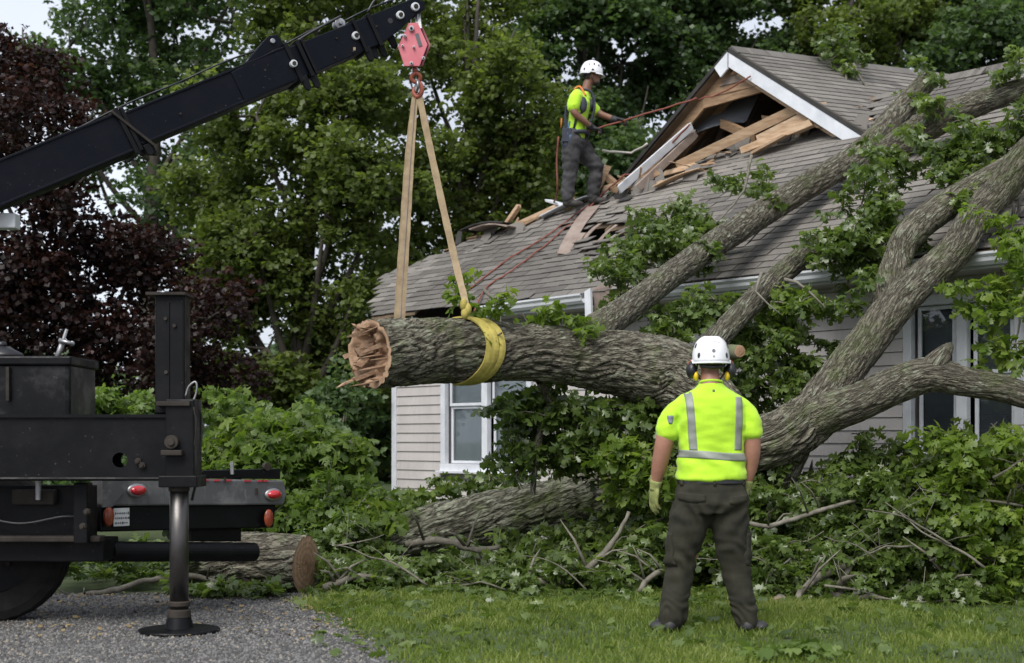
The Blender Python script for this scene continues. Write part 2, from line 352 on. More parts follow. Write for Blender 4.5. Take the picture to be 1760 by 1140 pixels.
# ---------------------------------------------------------------- foliage
def _tmpl(half, c):
    V = [(0, c, 0)]+[(x, y, 0) for x, y in half]+[(-x, y, 0) for x, y in half[1:-1][::-1]]
    n = len(V)-1; Fs = [(0, 1+i, 1+(i+1) % n) for i in range(n)]
    V = np.array(V); V[:, 2] = -.35*np.abs(V[:, 0])-.28*V[:, 1]**2
    V[:, 2] += .04*np.sin(V[:, 0]*20+V[:, 1]*9)
    return V, np.array(Fs)
T_LOBE = _tmpl([(0,0),(.28,.03),(.15,.22),(.56,.46),(.15,.52),(.27,.80),(0,1)], .33)
T_MID = _tmpl([(0,0),(.42,.25),(.20,.48),(.26,.66),(0,1)], .3)
T_FAR = (np.array([(0,0,0),(.46,.42,-.20),(0,1,-.28),(-.46,.42,-.20)]), np.array([(0,1,2),(0,2,3)]))
def leaves(C, k, size, tmpl, spread=.05, el=(-.9,.45), rnd_c=None, tilt=.45, szvar=.35):
    """k leaves fanned out round each cluster centre"""
    C = np.asarray(C); N = len(C); n = N*k
    base = np.repeat(C, k, 0); az = np.tile(np.arange(k)*2*np.pi/k, N)+np.repeat(RNG.uniform(0, 6.28, N), k)+RNG.normal(0, .35, n)
    e = RNG.uniform(el[0], el[1], n)
    d = np.stack([np.cos(az)*np.cos(e), np.sin(az)*np.cos(e), np.sin(e)], 1)
    up = np.tile([0, 0, 1.], (n, 1))+RNG.normal(0, tilt, (n, 3))
    z = up-d*np.sum(up*d, 1, keepdims=True); z /= np.linalg.norm(z, axis=1, keepdims=True)+1e-9; x = np.cross(d, z)
    s = size*(1+RNG.uniform(-szvar, szvar, n)); base = base+d*(spread*RNG.uniform(.2, 1.2, n))[:, None]
    T, Fs = tmpl; fl = RNG.uniform(.5, 1.5, n)
    V = (base[:, None, :]+(s[:, None]*T[None, :, 0])[..., None]*x[:, None, :]*1.15+(s[:, None]*T[None, :, 1])[..., None]*d[:, None, :]
         + (s[:, None]*fl[:, None]*T[None, :, 2])[..., None]*z[:, None, :])
    m = len(T); FF = (Fs[None]+(np.arange(n)*m)[:, None, None]).reshape(-1, 3)
    rc = RNG.uniform(0, 1, N) if rnd_c is None else np.asarray(rnd_c)
    r = np.clip(np.repeat(rc, k)*.65+RNG.uniform(0, 1, n)*.35, 0, 1)
    return V.reshape(-1, 3), FF, np.repeat(r, m)
def foliage(name, C, k, size, tmpl, mat, parent=None, kind='stuff', **kw):
    V, FF, r = leaves(C, k, size, tmpl, **kw)
    o = np_mesh(name, V, FF, mat, parent, {'rnd': r})
    if kind: o['kind'] = kind
    return o
def ell(c, rad, n, shell=.5, upb=0.0):
    """n random points in an ellipsoid, biased to its shell"""
    d = RNG.normal(0, 1, (n, 3)); d[:, 2] += upb; d /= np.linalg.norm(d, axis=1, keepdims=True)
    r = RNG.uniform(0, 1, n)**(1/3*(1-shell)+.02)
    return np.array(c)+d*r[:, None]*np.array(rad)
def blob_w(px, py, Y, rx, ry, depth=None):
    c = W(px, py, Y); s = Y/F
    return c, (rx*s, (depth or (rx+ry)/2*s), ry*s)
def tree(name, label, cat, Y, base_px, blobs, mat, leaf=.13, dens=1.0, group=None, tr=.22, sub=.5, k=6, yj=1.0, trunk_top=None, tmpl=T_FAR, rmul=1):
    X0 = (base_px-880)/F*Y; root = thing(name, label, cat, (X0, Y, 0), group)
    bl = [blob_w(b[0], b[1], Y+(b[4] if len(b) > 4 else random.uniform(-yj, yj)), b[2]*1.3, b[3]*1.3) for b in blobs]
    C = []; R = []; subs = []
    for c, rad in bl:
        vol = rad[0]*rad[1]*rad[2]; n = max(4, int(vol/(sub**3)*1.35))
        P = ell(c, rad, n, .35)
        for p in P:
            sr = sub*random.uniform(.6, 1.15); subs.append(Vector(p)); m = int(46*dens*(sr/.5)**2)
            q = ell(p, (sr, sr, sr*.8), m, .3, .25); q = q+RNG.normal(0, .10, q.shape); C.append(q)
            R.append(np.clip(.32+.55*(q[:, 2]-p[2])/(sr*.8)*.4+RNG.normal(0, .13, m)+random.uniform(-.18, .18), 0, 1))  # leaf tone lightens towards each clump's top, as if lit from above
    C = np.concatenate(C); R = np.concatenate(R)
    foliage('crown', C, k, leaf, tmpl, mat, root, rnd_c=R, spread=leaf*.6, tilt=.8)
    top = trunk_top or max(b[0].z for b in bl)
    tp = [Vector((X0, Y, -.1)), Vector((X0+random.uniform(-.15, .15), Y, top*.35)), Vector((X0+random.uniform(-.3, .3), Y+.1, top*.7)), Vector((X0+random.uniform(-.4, .4), Y, top))]
    P, Rr = catmull(tp, [tr*1.0, tr*.7, tr*.42, tr*.12], .4)
    mb = MB(); mb.tube(P, Rr, 8); mb.build('trunk', M['bark_far'], root, smooth=True)
    mb = MB()
    for c, rad in bl:
        zs = max(.8, c.z-rad[2]-1.2-random.random()); i = min(range(len(P)), key=lambda j: abs(P[j].z-zs)); a = P[i]
        mid = a.lerp(c, .5)+Vector((0, 0, -.25)); Q, q = catmull([a, mid, c, c+Vector((random.uniform(-.3, .3), 0, rad[2]*.8))], [Rr[i]*.5, Rr[i]*.25+.015, .022, .010], .35); mb.tube(Q, q, 6)
    for s_ in random.sample(subs, min(len(subs), 70)):
        c = min((b[0] for b in bl), key=lambda b: (b-s_).length); mb.tube([c, c.lerp(s_, .5)+Vector((0, 0, -.1)), s_], [.03, .02, .008], 5)
    mb.build('limbs', M['bark_far'], root, smooth=True)
    return root

# ---------------------------------------------------------------- ground
def grid_noise(x, y, s, seed=0):
    return np.array([noise.noise(Vector((a*s+seed, b*s, seed*1.7))) for a, b in zip(np.ravel(x), np.ravel(y))]).reshape(np.shape(x))
def lawn_mat():
    t = NT('lawn_soil_and_turf'); c = t.ramp(t.noise(1.1, 6, .7), [(.3, (.045,.07,.02)), (.55, (.06,.09,.026)), (.75, (.10,.10,.045))])
    c = t.mix(t.mr(t.noise(60, 4, .7), .35, .65, 0, .6), c, (.035,.04,.015)); t.col(c); t.rough(.9); t.bump(t.noise(90, 4), .6, .02); return t.m
MG = lawn_mat()
mb = MB(); mb.add([(-400,-60,0),(400,-60,0),(400,900,0),(-400,900,0)], [(0,1,2,3)])
tag(mb.build('lawn', MG), kind='structure')
def gravel_mat():
    t = NT('gravel_bed'); v = t.n('TexVoronoi'); v.inputs['Scale'].default_value = 55; t.l(t.tc.outputs['Object'], v.inputs['Vector'])
    sc = t.n('SeparateColor'); t.l(v.outputs['Color'], sc.inputs[0])
    c = t.ramp(sc.outputs[0], [(0, (.07,.068,.066)), (.5, (.12,.117,.115)), (1, (.21,.205,.20))]); c = t.mix(t.mr(t.noise(1.5, 5), .45, .7, 0, .5), c, (.10,.085,.07))
    t.col(c); t.rough(.85); t.bump(t.math('MULTIPLY', v.outputs['Distance'], -1), .8, .01); return t.m
# edge of the driveway, from the house side towards the camera
EDG = [(-1.25,11.0),(-1.62,10.45),(-1.45,10.0),(-1.15,9.4),(-1.02,8.9),(-.80,8.3),(-.66,7.7),(-.5,7.0),(-.3,5.5),(-.1,3.0),(0,-20)]
def edge_x(y):
    for (x0, y0), (x1, y1) in zip(EDG, EDG[1:]):
        if y <= y0 and y >= y1: return x0+(x1-x0)*(y0-y)/(y0-y1)+.05*noise.noise(Vector((y*3, 1, 0)))
    return -1.3
back_y = 10.95
pts = [(-40, back_y+.5), (-12, back_y+.2), (-6, back_y), (-3, back_y-.05), (-1.9, back_y-.1)]
ys = list(np.arange(10.5, -20, -.12)); pts += [(edge_x(y)+.02*math.sin(y*37), y) for y in ys]; pts.append((-40, -20))
mb = MB(); mb.add([(x, y, .006) for x, y in pts], [tuple(range(len(pts)))[::-1]]); tag(mb.build('gravel_driveway', gravel_mat()), kind='structure')
# loose stones of the driveway near the camera
ICO_V = np.array([(.1,.1,1),(1,0,-.3),(0,.9,-.3),(-.9,.1,-.3),(.1,-1,-.3)]); ICO_F = np.array([(0,1,2),(0,2,3),(0,3,4),(0,4,1)])
n = 32000; gx = RNG.uniform(-4.3, -.4, n); gy = 7.3+3.7*RNG.uniform(0, 1, n)**1.25
ex = np.interp(-gy, [-e[1] for e in EDG], [e[0] for e in EDG]); keep = gx < ex+RNG.normal(0, .05, n); gx, gy = gx[keep], gy[keep]; n = len(gx)
s = RNG.uniform(.004, .0125, n)*np.where(RNG.random(n) < .05, 1.5, 1); a = RNG.uniform(0, 6.28, n); ca, sa = np.cos(a), np.sin(a); st = RNG.uniform(.7, 1.4, n)
vx = ICO_V[None, :, 0]*(s*st)[:, None]; vy = ICO_V[None, :, 1]*s[:, None]; vz = ICO_V[None, :, 2]*(s*RNG.uniform(.5, 1.0, n))[:, None]
V = np.stack([gx[:, None]+vx*ca[:, None]-vy*sa[:, None], gy[:, None]+vx*sa[:, None]+vy*ca[:, None], .008+s[:, None]*.3+vz], 2).reshape(-1, 3)
FF = (ICO_F[None]+(np.arange(n)*5)[:, None, None]).reshape(-1, 3)
t = NT('gravel_stone'); c = t.ramp(t.attr('rnd'), [(0, (.035,.034,.034)), (.5, (.08,.078,.077)), (.9, (.17,.166,.163)), (1, (.26,.22,.16))]); t.col(c); t.rough(.8)
o = np_mesh('gravel', V, FF, t.m, None, {'rnd': np.repeat(RNG.uniform(0, 1, n), 5)}); tag(o, 'loose grey gravel stones scattered over the driveway', 'gravel', kind='stuff')
# grass
def grass(n, x0, x1, y0, y1, h, name, label, ydens=1.0):
    gx = RNG.uniform(x0, x1, n); gy = y0+(y1-y0)*RNG.uniform(0, 1, n)**ydens
    ex = np.interp(-gy, [-e[1] for e in EDG], [e[0] for e in EDG]); pat = grid_noise(gx, gy, 1.3, 5)
    keep = (gx > ex+RNG.normal(.03, .06, n)) & (RNG.random(n) < .78+pat*.9); gx, gy, pat = gx[keep], gy[keep], pat[keep]; n = len(gx)
    hh = h*RNG.uniform(.5, 1.25, n)*(1+pat*.6); a = RNG.uniform(0, 6.28, n); w = RNG.uniform(.0022, .0045, n); b = RNG.uniform(.15, .9, n)*hh; bd = RNG.uniform(0, 6.28, n)
    dx, dy = np.cos(a)*w, np.sin(a)*w; bx, by = np.cos(bd)*b, np.sin(bd)*b; z0 = np.zeros(n)
    V = np.stack([np.stack([gx-dx, gy-dy, z0], 1), np.stack([gx+dx, gy+dy, z0], 1), np.stack([gx+dx*.8+bx*.35, gy+dy*.8+by*.35, hh*.6], 1),
                  np.stack([gx-dx*.8+bx*.35, gy-dy*.8+by*.35, hh*.6], 1), np.stack([gx+bx, gy+by, hh*.95], 1)], 1).reshape(-1, 3)
    FF = (np.array([(0,1,2),(0,2,3),(3,2,4)])[None]+(np.arange(n)*5)[:, None, None]).reshape(-1, 3)
    r = np.clip(.45+pat*.5+RNG.normal(0, .2, n), 0, 1)
    tag(np_mesh(name, V, FF, M['grass'], None, {'rnd': np.repeat(r, 5)}), label, 'grass', kind='stuff')
grass(125000, -1.8, 5.0, 7.3, 12.2, .046, 'grass', 'short green lawn grass in front of the brush pile', .9)

# ---------------------------------------------------------------- trees behind
tree('purple_leaf_tree', 'dark purple leaved tree at the far left behind the crane boom', 'tree', 19, 90,
     [(40,110,55,60),(20,230,80,90),(-60,180,80,120),(150,215,55,38),(20,400,100,70),(150,500,120,70),(110,350,60,50),(230,430,70,45),(330,540,60,45),(290,590,100,60),(60,610,130,80),(250,490,70,45),(330,640,60,45),(-60,520,80,120),(170,660,120,50),(60,700,120,50)],
     M['leaf_purple'], leaf=.064, dens=2.9, tr=.16, sub=.42, trunk_top=4.0)
tree('oak_tree', 'tall dark green tree behind the purple tree with sky showing through', 'tree', 27, 265,
     [(120,80,60,60),(330,220,80,60),(90,150,50,50),(200,40,80,50),(300,50,90,60),(400,40,80,60),(170,150,80,50),(270,140,90,50),(380,140,70,50),(330,290,60,55),(160,270,60,45),(270,370,60,40),(250,-50,150,60),(420,-50,120,50),(340,400,60,50),(230,-130,160,60)],
     M['leaf_dark'], leaf=.095, dens=1.15, tr=.24, sub=.6, yj=1.5)
tree('yellow_green_tree', 'broad yellow green tree rising behind the crane slings', 'tree', 22.5, 520,
     [(500,60,70,50),(590,50,80,60),(440,200,70,55),(540,160,80,60),(640,130,70,50),(400,300,75,50),(500,280,90,60),(610,240,80,60),(440,400,80,50),(370,420,50,50),(380,500,45,50),(360,340,45,45),(560,370,90,60),(650,350,60,60),(400,500,60,40),(500,500,90,60),(620,480,70,60),(460,600,90,55),(570,590,90,60),(640,640,60,60),(420,690,80,45),(540,700,90,50),(520,-50,100,60),(640,-40,80,60),(550,780,120,50)],
     M['leaf_mid'], leaf=.082, dens=2.7, tr=.22, sub=.5)
tree('yellow_green_tree', 'yellow green tree between the sling and the roof worker', 'tree', 24, 790,
     [(720,60,55,50),(790,250,50,50),(800,90,70,55),(720,190,60,60),(860,110,60,60),(850,230,70,55),(750,290,80,50),(850,330,80,60),(720,390,80,60),(820,430,80,50),(900,200,50,50),(800,-20,80,60),(920,330,60,60),(750,500,90,60),(880,480,80,70),(700,600,90,60)],
     M['leaf_mid'], leaf=.082, dens=2.6, tr=.2, sub=.52)
tree('maple_tree', 'dark green tree directly behind the roof worker', 'tree', 28, 1000,
     [(930,30,80,60),(1030,20,80,60),(960,120,80,60),(1070,110,80,60),(1000,210,90,60),(1100,210,80,60),(940,270,60,50),(1040,300,90,60),(1000,-60,120,50),(960,380,100,60),(1100,330,80,60)],
     M['leaf_dark'], leaf=.10, dens=2.3, tr=.25, sub=.62, group=None)
tree('maple_tree', 'dark green tree standing behind the broken gable peak', 'tree', 29, 1230,
     [(1160,30,80,60),(1260,30,80,50),(1180,130,70,50),(1280,110,80,45),(1230,-50,120,50),(1340,70,60,50),(1200,220,90,50),(1330,170,90,50)],
     M['leaf_dark'], leaf=.10, dens=2.3, tr=.25, sub=.62)
tree('maple_tree', 'brighter green tree behind the roof ridge right of the gable', 'tree', 28, 1460,
     [(1400,90,60,50),(1470,30,80,50),(1550,70,70,50),(1450,120,80,40),(1560,20,60,40),(1480,-50,120,50),(1540,150,80,40)],
     M['leaf_mid'], leaf=.095, dens=2.3, tr=.22, sub=.6)
tree('maple_tree', 'dark green tree at the far right above the fallen limbs', 'tree', 28, 1690,
     [(1620,50,60,50),(1690,50,50,60),(1760,40,60,60),(1640,110,70,35),(1720,-40,120,50),(1770,130,50,40),(1840,70,70,90),(1700,190,110,50)],
     M['leaf_dark'], leaf=.10, dens=2.1, tr=.22, sub=.6)
tree('evergreen_tree', 'dark low evergreen between the outrigger and the house corner', 'tree', 23.8, 620,
     [(560,640,80,60),(650,700,60,60),(600,740,90,50),(480,740,90,40),(640,560,50,60)],
     M['leaf_dark'], leaf=.12, dens=1.1, tr=.15, sub=.45)
C = []
for i in range(240):
    px = random.uniform(-500, 2300); Y = random.uniform(38, 46); z = random.uniform(.2, 3.0)
    C.append(ell(((px-880)/F*Y, Y, z), (1.5, 1.5, 1.1), 34, .4, .3))
o = foliage('distant_woods', np.concatenate(C), 5, .34, T_FAR, M['leaf_dark']); tag(o, 'dark distant woods closing the view behind the trees', 'woods', kind='stuff')
# ---------------------------------------------------------------- house (own frame: x along the front, y inward, z up)
HO = Vector((-1.83, 18.22, 0)); HA = Vector((.665, -.746, 0)).normalized(); HN = Vector((.746, .665, 0)).normalized()
EZ = 2.766; PT = .70; RS = math.hypot(1, PT)
def H(x, y, z): return HO+HA*x+HN*y+Vector((0, 0, z))
MH = Matrix((HA, HN, (0, 0, 1))).transposed()
def loc(p): r = p-HO; return Vector((r.dot(HA), r.dot(HN), p.z))
def hit_v(px, py, y):
    """pixel -> house coordinates on the upright plane at depth y"""
    d = Vector(((px-880)/F, 1, (HY-py)/F)); o = Vector((0, 0, CH)); t = (y+HO.dot(HN))/d.dot(HN); return loc(o+d*t)
def hit_r(px, py, up=0.0):
    """pixel -> house coordinates on the main roof slope"""
    d = Vector(((px-880)/F, 1, (HY-py)/F)); k = EZ+up-PT*HO.dot(HN)
    t = (k-CH)/(d.z-PT*d.dot(HN)); return loc(Vector((0, 0, CH))+d*t)
def proj(p): return (880+F*p.x/p.y, HY-F*(p.z-CH)/p.y)
house = thing('house', 'single storey pale sided house with a torn open shingle roof and broken gable', 'house', HO)
def inpoly(x, y, P):
    c = False; n = len(P)
    for i in range(n):
        (x0, y0), (x1, y1) = P[i], P[(i+1) % n]
        if (y0 > y) != (y1 > y) and x < (x1-x0)*(y-y0)/(y1-y0)+x0: c = not c
    return c
LEN = 15.5; WY = .40; RIDGE = 3.55; DEP = 7.1
# walls
wl = MB()
wl.box(H(LEN/2, WY+.13, 1.32), (LEN, .16, 2.64), MH)
wl.box(H(.08, (WY+.21+DEP-.4)/2, 1.32), (.16, DEP-.4-WY-.23, 2.64), MH); wl.box(H(LEN-.08, (WY+.21+DEP-.4)/2, 1.32), (.16, DEP-.4-WY-.23, 2.64), MH)
wl.box(H(LEN/2, DEP-.32, 1.32), (LEN, .14, 2.64), MH)
# window openings are cut below; windows as (x0, x1, z0, z1, lights, blinds)
def wx(px, y=WY): return hit_v(px, 600, y).x
WIN = [(wx(764), wx(912), .83, 2.30, 2, 'blind'), (wx(1562), wx(1562)+2*(wx(1655)-wx(1562)), .98, 2.46, 2, 'blind_dark')]
# front wall rebuilt round the openings
wl = MB(); segs = []
xs = 0
for (a, b, z0, z1, k, bm) in WIN:
    wl.box(H((xs+a)/2, WY+.13, 1.32), (a-xs, .16, 2.64), MH); wl.box(H((a+b)/2, WY+.13, z0/2), (b-a, .16, z0), MH); wl.box(H((a+b)/2, WY+.13, (z1+2.64)/2), (b-a, .16, 2.64-z1), MH)
    segs.append((xs, a)); xs = b
wl.box(H((xs+LEN)/2, WY+.13, 1.32), (LEN-xs, .16, 2.64), MH); segs.append((xs, LEN))
wl.box(H(.08, 3.5, 1.32), (.155, 5.9, 2.63), MH); wl.box(H(LEN-.08, 3.5, 1.32), (.155, 5.9, 2.63), MH); wl.box(H(LEN/2, DEP-.5, 1.32), (LEN, .14, 2.62), MH)
wall = wl.build('wall', M['siding'], house)
# siding boards
EXPO = .118
def lap(x0, x1, z, parent=wall, mat=None, h=EXPO, y=WY, th=.017):
    mb = MB(); g = .0015
    prof = [(y-th, z), (y-th+.002, z+h*.12), (y-.003, z+h-.004), (y+.045, z+h-.004), (y+.045, z)]
    pts = [H(x0+g, a, b) for a, b in prof]; mb.prism(pts, HA*(x1-x0-2*g)); return mb.build('siding_board', mat or M['siding'], parent)
z = .22; row = 0
while z < 2.60:
    h = min(EXPO, 2.62-z)
    row += 1
    cuts = []
    for a, b, z0, z1, k, bm in WIN:
        if z+h > z0-.04 and z < z1+.04: cuts.append((a-.0, b+.0))
    x = .075; stops = []
    for a, b in cuts: stops.append((x, a-.055)); x = b+.055
    stops.append((x, LEN))
    for (a, b) in stops:
        # long runs are several boards end to end
        while b-a > 3.9: L = 2.6+1.2*random.random(); lap(a, a+L, z, h=h); a += L
        lap(a, b, z, h=h)
    z += EXPO
z = .22
while z < 2.60:                                # left end wall, lapped too
    mb = MB(); h = min(EXPO, 2.62-z); prof = [(-.017, z), (-.003, z+h-.004), (.0, z+h-.004), (.0, z)]
    mb.prism([H(a, WY+.08, b) for a, b in prof], HN*5.7); mb.build('siding_board', M['siding'], wall); z += EXPO
mb = MB(); mb.box(H(LEN/2, WY-.0+.04, .11), (LEN, .07, .21), MH); mb.build('foundation', simple('concrete_foundation', (.22,.21,.2), (.32,.31,.3), 6, .9), house)
mb = MB(); mb.box(H(.028, WY-.0, 1.42), (.095, .06, 2.40), MH); mb.box(H(-.010, WY+.05, 1.42), (.03, .09, 2.40), MH); mb.build('corner_trim', M['white'], house, bevel=.004)
# windows
for wi, (a, b, z0, z1, k, bm) in enumerate(WIN):
    fr = MB(); fw = .075
    for (x, zz, sx, sz) in [((a+b)/2, z1-.03, b-a+.10, .09), ((a+b)/2, z0+.02, b-a+.10, .09)]: fr.box(H(x, WY+.0, zz), (sx, .075, sz), MH)
    for x in (a+.0, b-.0): fr.box(H(x, WY+.001, (z0+z1)/2), (.085, .070, z1-z0-.13), MH)
    wnd = fr.build('window', M['white'], house, bevel=.004); sl = MB(); sl.box(H((a+b)/2, WY-.035, z0-.035), (b-a+.14, .12, .03), MH); sl.build('sill', M['white'], wnd, bevel=.004)
    mw = .10; lw = (b-a-.10-mw)/2
    ml = MB(); ml.box(H((a+b)/2, WY+.006, (z0+z1)/2), (mw, .07, z1-z0-.13), MH); ml.build('mullion', M['white'], wnd, bevel=.004)
    zm = z0+(z1-z0)*.53
    for s_ in (-1, 1):
        cx = (a+b)/2+s_*(mw/2+lw/2+.005); iw = lw-.06
        for up in (0, 1):
            za, zb = (zm, z1-.08) if up else (z0+.07, zm); yy = WY+(.035 if up else .058); ss = MB(); t_ = .035
            for (x, zz, sx, sz) in [(cx, za+t_/2, iw, t_), (cx, zb-t_/2, iw, t_)]: ss.box(H(x, yy, zz), (sx, .02, sz), MH)
            for sx in (-1, 1): ss.box(H(cx+sx*(iw/2-t_/2), yy+.0008, (za+zb)/2), (t_, .02, zb-za-2*t_), MH)
            ss.build('sash', M['white'], wnd, bevel=.002)
            gp = MB(); gp.add([H(cx+a_*(iw/2-t_), yy+.004, q_) for a_, q_ in ((-1, za+t_), (1, za+t_), (1, zb-t_), (-1, zb-t_))], [(0,1,2,3)]); gp.build('pane', M['glass'], wnd)
        bl_ = MB(); zz = z0+.05
        while zz < z1-.05:
            Rm = MH @ Matrix.Rotation(math.radians(80 if bm == 'blind' else 60), 3, 'X'); bl_.box(H(cx+random.uniform(-.002, .002), WY+.095, zz), (lw-.04, .028, .0015), Rm); zz += .022
        tag(bl_.build('blind', M[bm], wnd), kind='stuff')
    rb = MB(); rb.box(H((a+b)/2, WY+.9, (z0+z1)/2), (b-a+.8, .02, z1-z0+.8), MH); rb.build('room_dark_panel', M['room'], wnd)  # near-black panel stands in for the unlit room
# soffit, fascia, gutters
sf = MB(); sf.box(H(LEN/2, WY/2+.03, 2.625), (LEN, WY-.02, .02), MH); sf.build('soffit', M['soffit'], house)
def fascia(x0, x1, tilt=0):
    mb = MB(); p = [H(x0, .012, EZ-.15), H(x0, .035, EZ-.15), H(x0, .035, EZ-.005), H(x0, .012, EZ-.005)]; mb.prism(p, H(x1, 0, 0)-H(x0, 0, 0)+Vector((0, 0, tilt))); mb.build('fascia_board', M['gutter'], house)
gx0, gx1, gx2 = hit_v(836, 515, 0).x, hit_v(1008, 497, 0).x, hit_v(1100, 490, 0).x
fascia(gx0-.1, gx1); fascia(gx1+.55, LEN)
def gutter(x0, x1, dz=0, tilt=0):
    prof = [(.008, 0), (.008, -.10), (-.05, -.105), (-.075, -.075), (-.080, -.045), (-.10, -.02), (-.10, .0), (-.092, .0), (-.090, -.015), (-.074, -.04), (-.068, -.072), (-.048, -.096), (.0, -.092), (.0, 0)]
    mb = MB(); mb.prism([H(x0, a, EZ-.005+b+dz) for a, b in prof], H(x1, 0, 0)-H(x0, 0, 0)+Vector((0, 0, tilt))); mb.build('gutter', M['gutter'], house)
gutter(gx0, gx1, -.02, .02); gutter(gx2, LEN-.3, -.02)
# torn end of the eave
c = hit_v(1011, 520, -.06); mb = MB(); mb.beam(H(c.x, -.06, EZ+.02), H(c.x+.02, -.06, EZ-.42), .09, .03, up=HN, jag=.03); mb.build('torn_fascia_end', M['white'], house)
c2 = hit_v(1032, 520, -.02); mb = MB(); mb.beam(H(c2.x, .0, EZ+.08), H(c2.x+.03, .02, EZ-.40), .26, .02, up=HN, jag=.05); mb.build('torn_soffit_panel', M['lumber_grey'], house)
# --- main roof
TOP = [(625,560),(661,473),(682,467),(717,456),(720,447),(773,433),(786,421),(861,399),(966,364),(1026,347),(1055,337),(1120,317),(1150,312),(1204,298),(1196,284),(1240,266),(1270,254),(1350,238),(1395,222),(1445,203),(1495,222),(1503,219)]
HOLES = [[(1003,392),(1050,385),(1046,412),(1010,418),(1000,405)], [(1045,396),(1085,386),(1072,405),(1048,412)]]
OPEN = [(1050,330)]+TOP[11:]+[(1495,80),(1050,80)]
xg = hit_r(1503, 222).x
def sag(x, s): return .035*noise.noise(Vector((x*.45, s*.7, 3)))+.012*noise.noise(Vector((x*1.7, s*1.9, 8)))
def roof_pt(x, s, up=0):  # s = distance up the slope from the eave
    return H(x, s/RS, EZ+s*PT/RS+up+sag(x, s))
def roof_ok(x, s, shr=0):
    p = roof_pt(x, s); px, py = proj(p)
    if s/RS > RIDGE: return False
    if x > xg+.0: return True
    for h_ in HOLES:
        if inpoly(px, py, h_): return False
    # below the torn line
    for (x0, y0), (x1, y1) in zip(TOP, TOP[1:]):
        if min(x0, x1) <= px <= max(x0, x1) and x1 != x0:
            if py < y0+(y1-y0)*(px-x0)/(x1-x0)+shr: return False
    l0, l1 = (635, 548), (661, 473)
    if px < l0[0]+(l1[0]-l0[0])*(l0[1]-py)/(l0[1]-l1[1])+shr: return False
    return True
dk = MB(); st = .15; s_ = 0
while s_ < RIDGE*RS:
    x = -2.2
    while x < LEN:
        if roof_ok(x+st/2, s_+st/2, 6) and not (s_ < .2 and x < gx0-.1 and x > .9):
            a = [roof_pt(x, s_, -.012), roof_pt(x+st, s_, -.012), roof_pt(x+st, min(s_+st, RIDGE*RS), -.012), roof_pt(x, min(s_+st, RIDGE*RS), -.012)]
            dn = Vector((0, 0, -.035)); dk.hexa([p+dn for p in a]+a)
        x += st
    s_ += st
dk.build('roof_deck', M['deck'], house, kind='stuff')
# back slope and ridge
mb = MB(); rz = EZ+RIDGE*PT; xr = hit_r(1600, 150).x-2.5
mb.prism([H(xr, RIDGE, rz-.02), H(xr, DEP, EZ), H(xr, DEP, EZ-.06), H(xr, RIDGE, rz-.09)], HA*(LEN-xr)); mb.build('back_roof_slope', M['shingle'], house)
# shingle tabs
SE, SW = .125, .30
R3 = Matrix((HA, (HN+Vector((0, 0, PT))).normalized(), HA.cross((HN+Vector((0, 0, PT))).normalized()))).transposed()
def tab_mesh(i):
    random.seed(100+i); mb = MB(); w = SW-.006-random.random()*.006; L = SE+.05; j = random.uniform(-.006, .006)
    mb.hexa([(-w/2, j-.0, .004), (w/2, -j*.5, .004), (w/2, L, -.004), (-w/2, L, -.004), (-w/2, j, .013), (w/2, -j*.5, .013), (w/2, L, -.001), (-w/2, L, -.001)], rnd=(i+.5)/10)
    return mb
TABS = [tab_mesh(i) for i in range(10)]; TME = [t.mesh('shingle', M['shingle']) for t in TABS]
tabs = []
random.seed(5)
ns = int(RIDGE*RS/SE)
for r in range(ns+1):
    s_ = r*SE; x = -2.2+(r % 3)*SW/3+(r*.13 % .1)
    while x < LEN:
        if roof_ok(x, s_+.05) and (s_+.10)/RS < RIDGE:
            p = roof_pt(x, s_-.012, .006); px, py = proj(p)
            vis = -20 < px < 1790 and -20 < py < 1100 and not (x > xg and False)
            dmg = min(abs(px-1035)/60, 2)+min(abs(py-400)/40, 2)
            rz_ = random.gauss(0, .012)+(random.gauss(0, .12) if dmg < 1.4 else 0); lift = random.uniform(0, .05) if dmg < 1.4 else random.uniform(0, .002)
            if random.random() < .012: rz_ += random.choice((-1, 1))*.12; lift += .01
            Rm = R3 @ Matrix.Rotation(rz_, 3, 'Z') @ Matrix.Rotation(-lift*4 if dmg < 1.4 else random.uniform(0, .02), 3, 'X')
            # patchy tone
            q = .5+.9*noise.noise(Vector((x*.5, s_*.6, 1)))+random.gauss(0, .22); ti = max(0, min(9, int(q*10)))
            tabs.append((p.y if vis else 99, p+Vector((0, 0, lift)), Rm, ti))
        x += SW
tabs.sort(key=lambda t: t[0])
near = [t for t in tabs if t[0] < 99]
for i, (yy, p, Rm, ti) in enumerate(tabs[:300]):
    o = link('shingle', TME[ti], house, p); o.rotation_euler = Rm.to_euler()
rest = MB()
for yy, p, Rm, ti in tabs[300:]: rest.add([Rm@Vector(v)+p for v in TABS[ti].v], TABS[ti].f, TABS[ti].r[0])
rest.build('shingles', M['shingle'], house, kind='stuff')
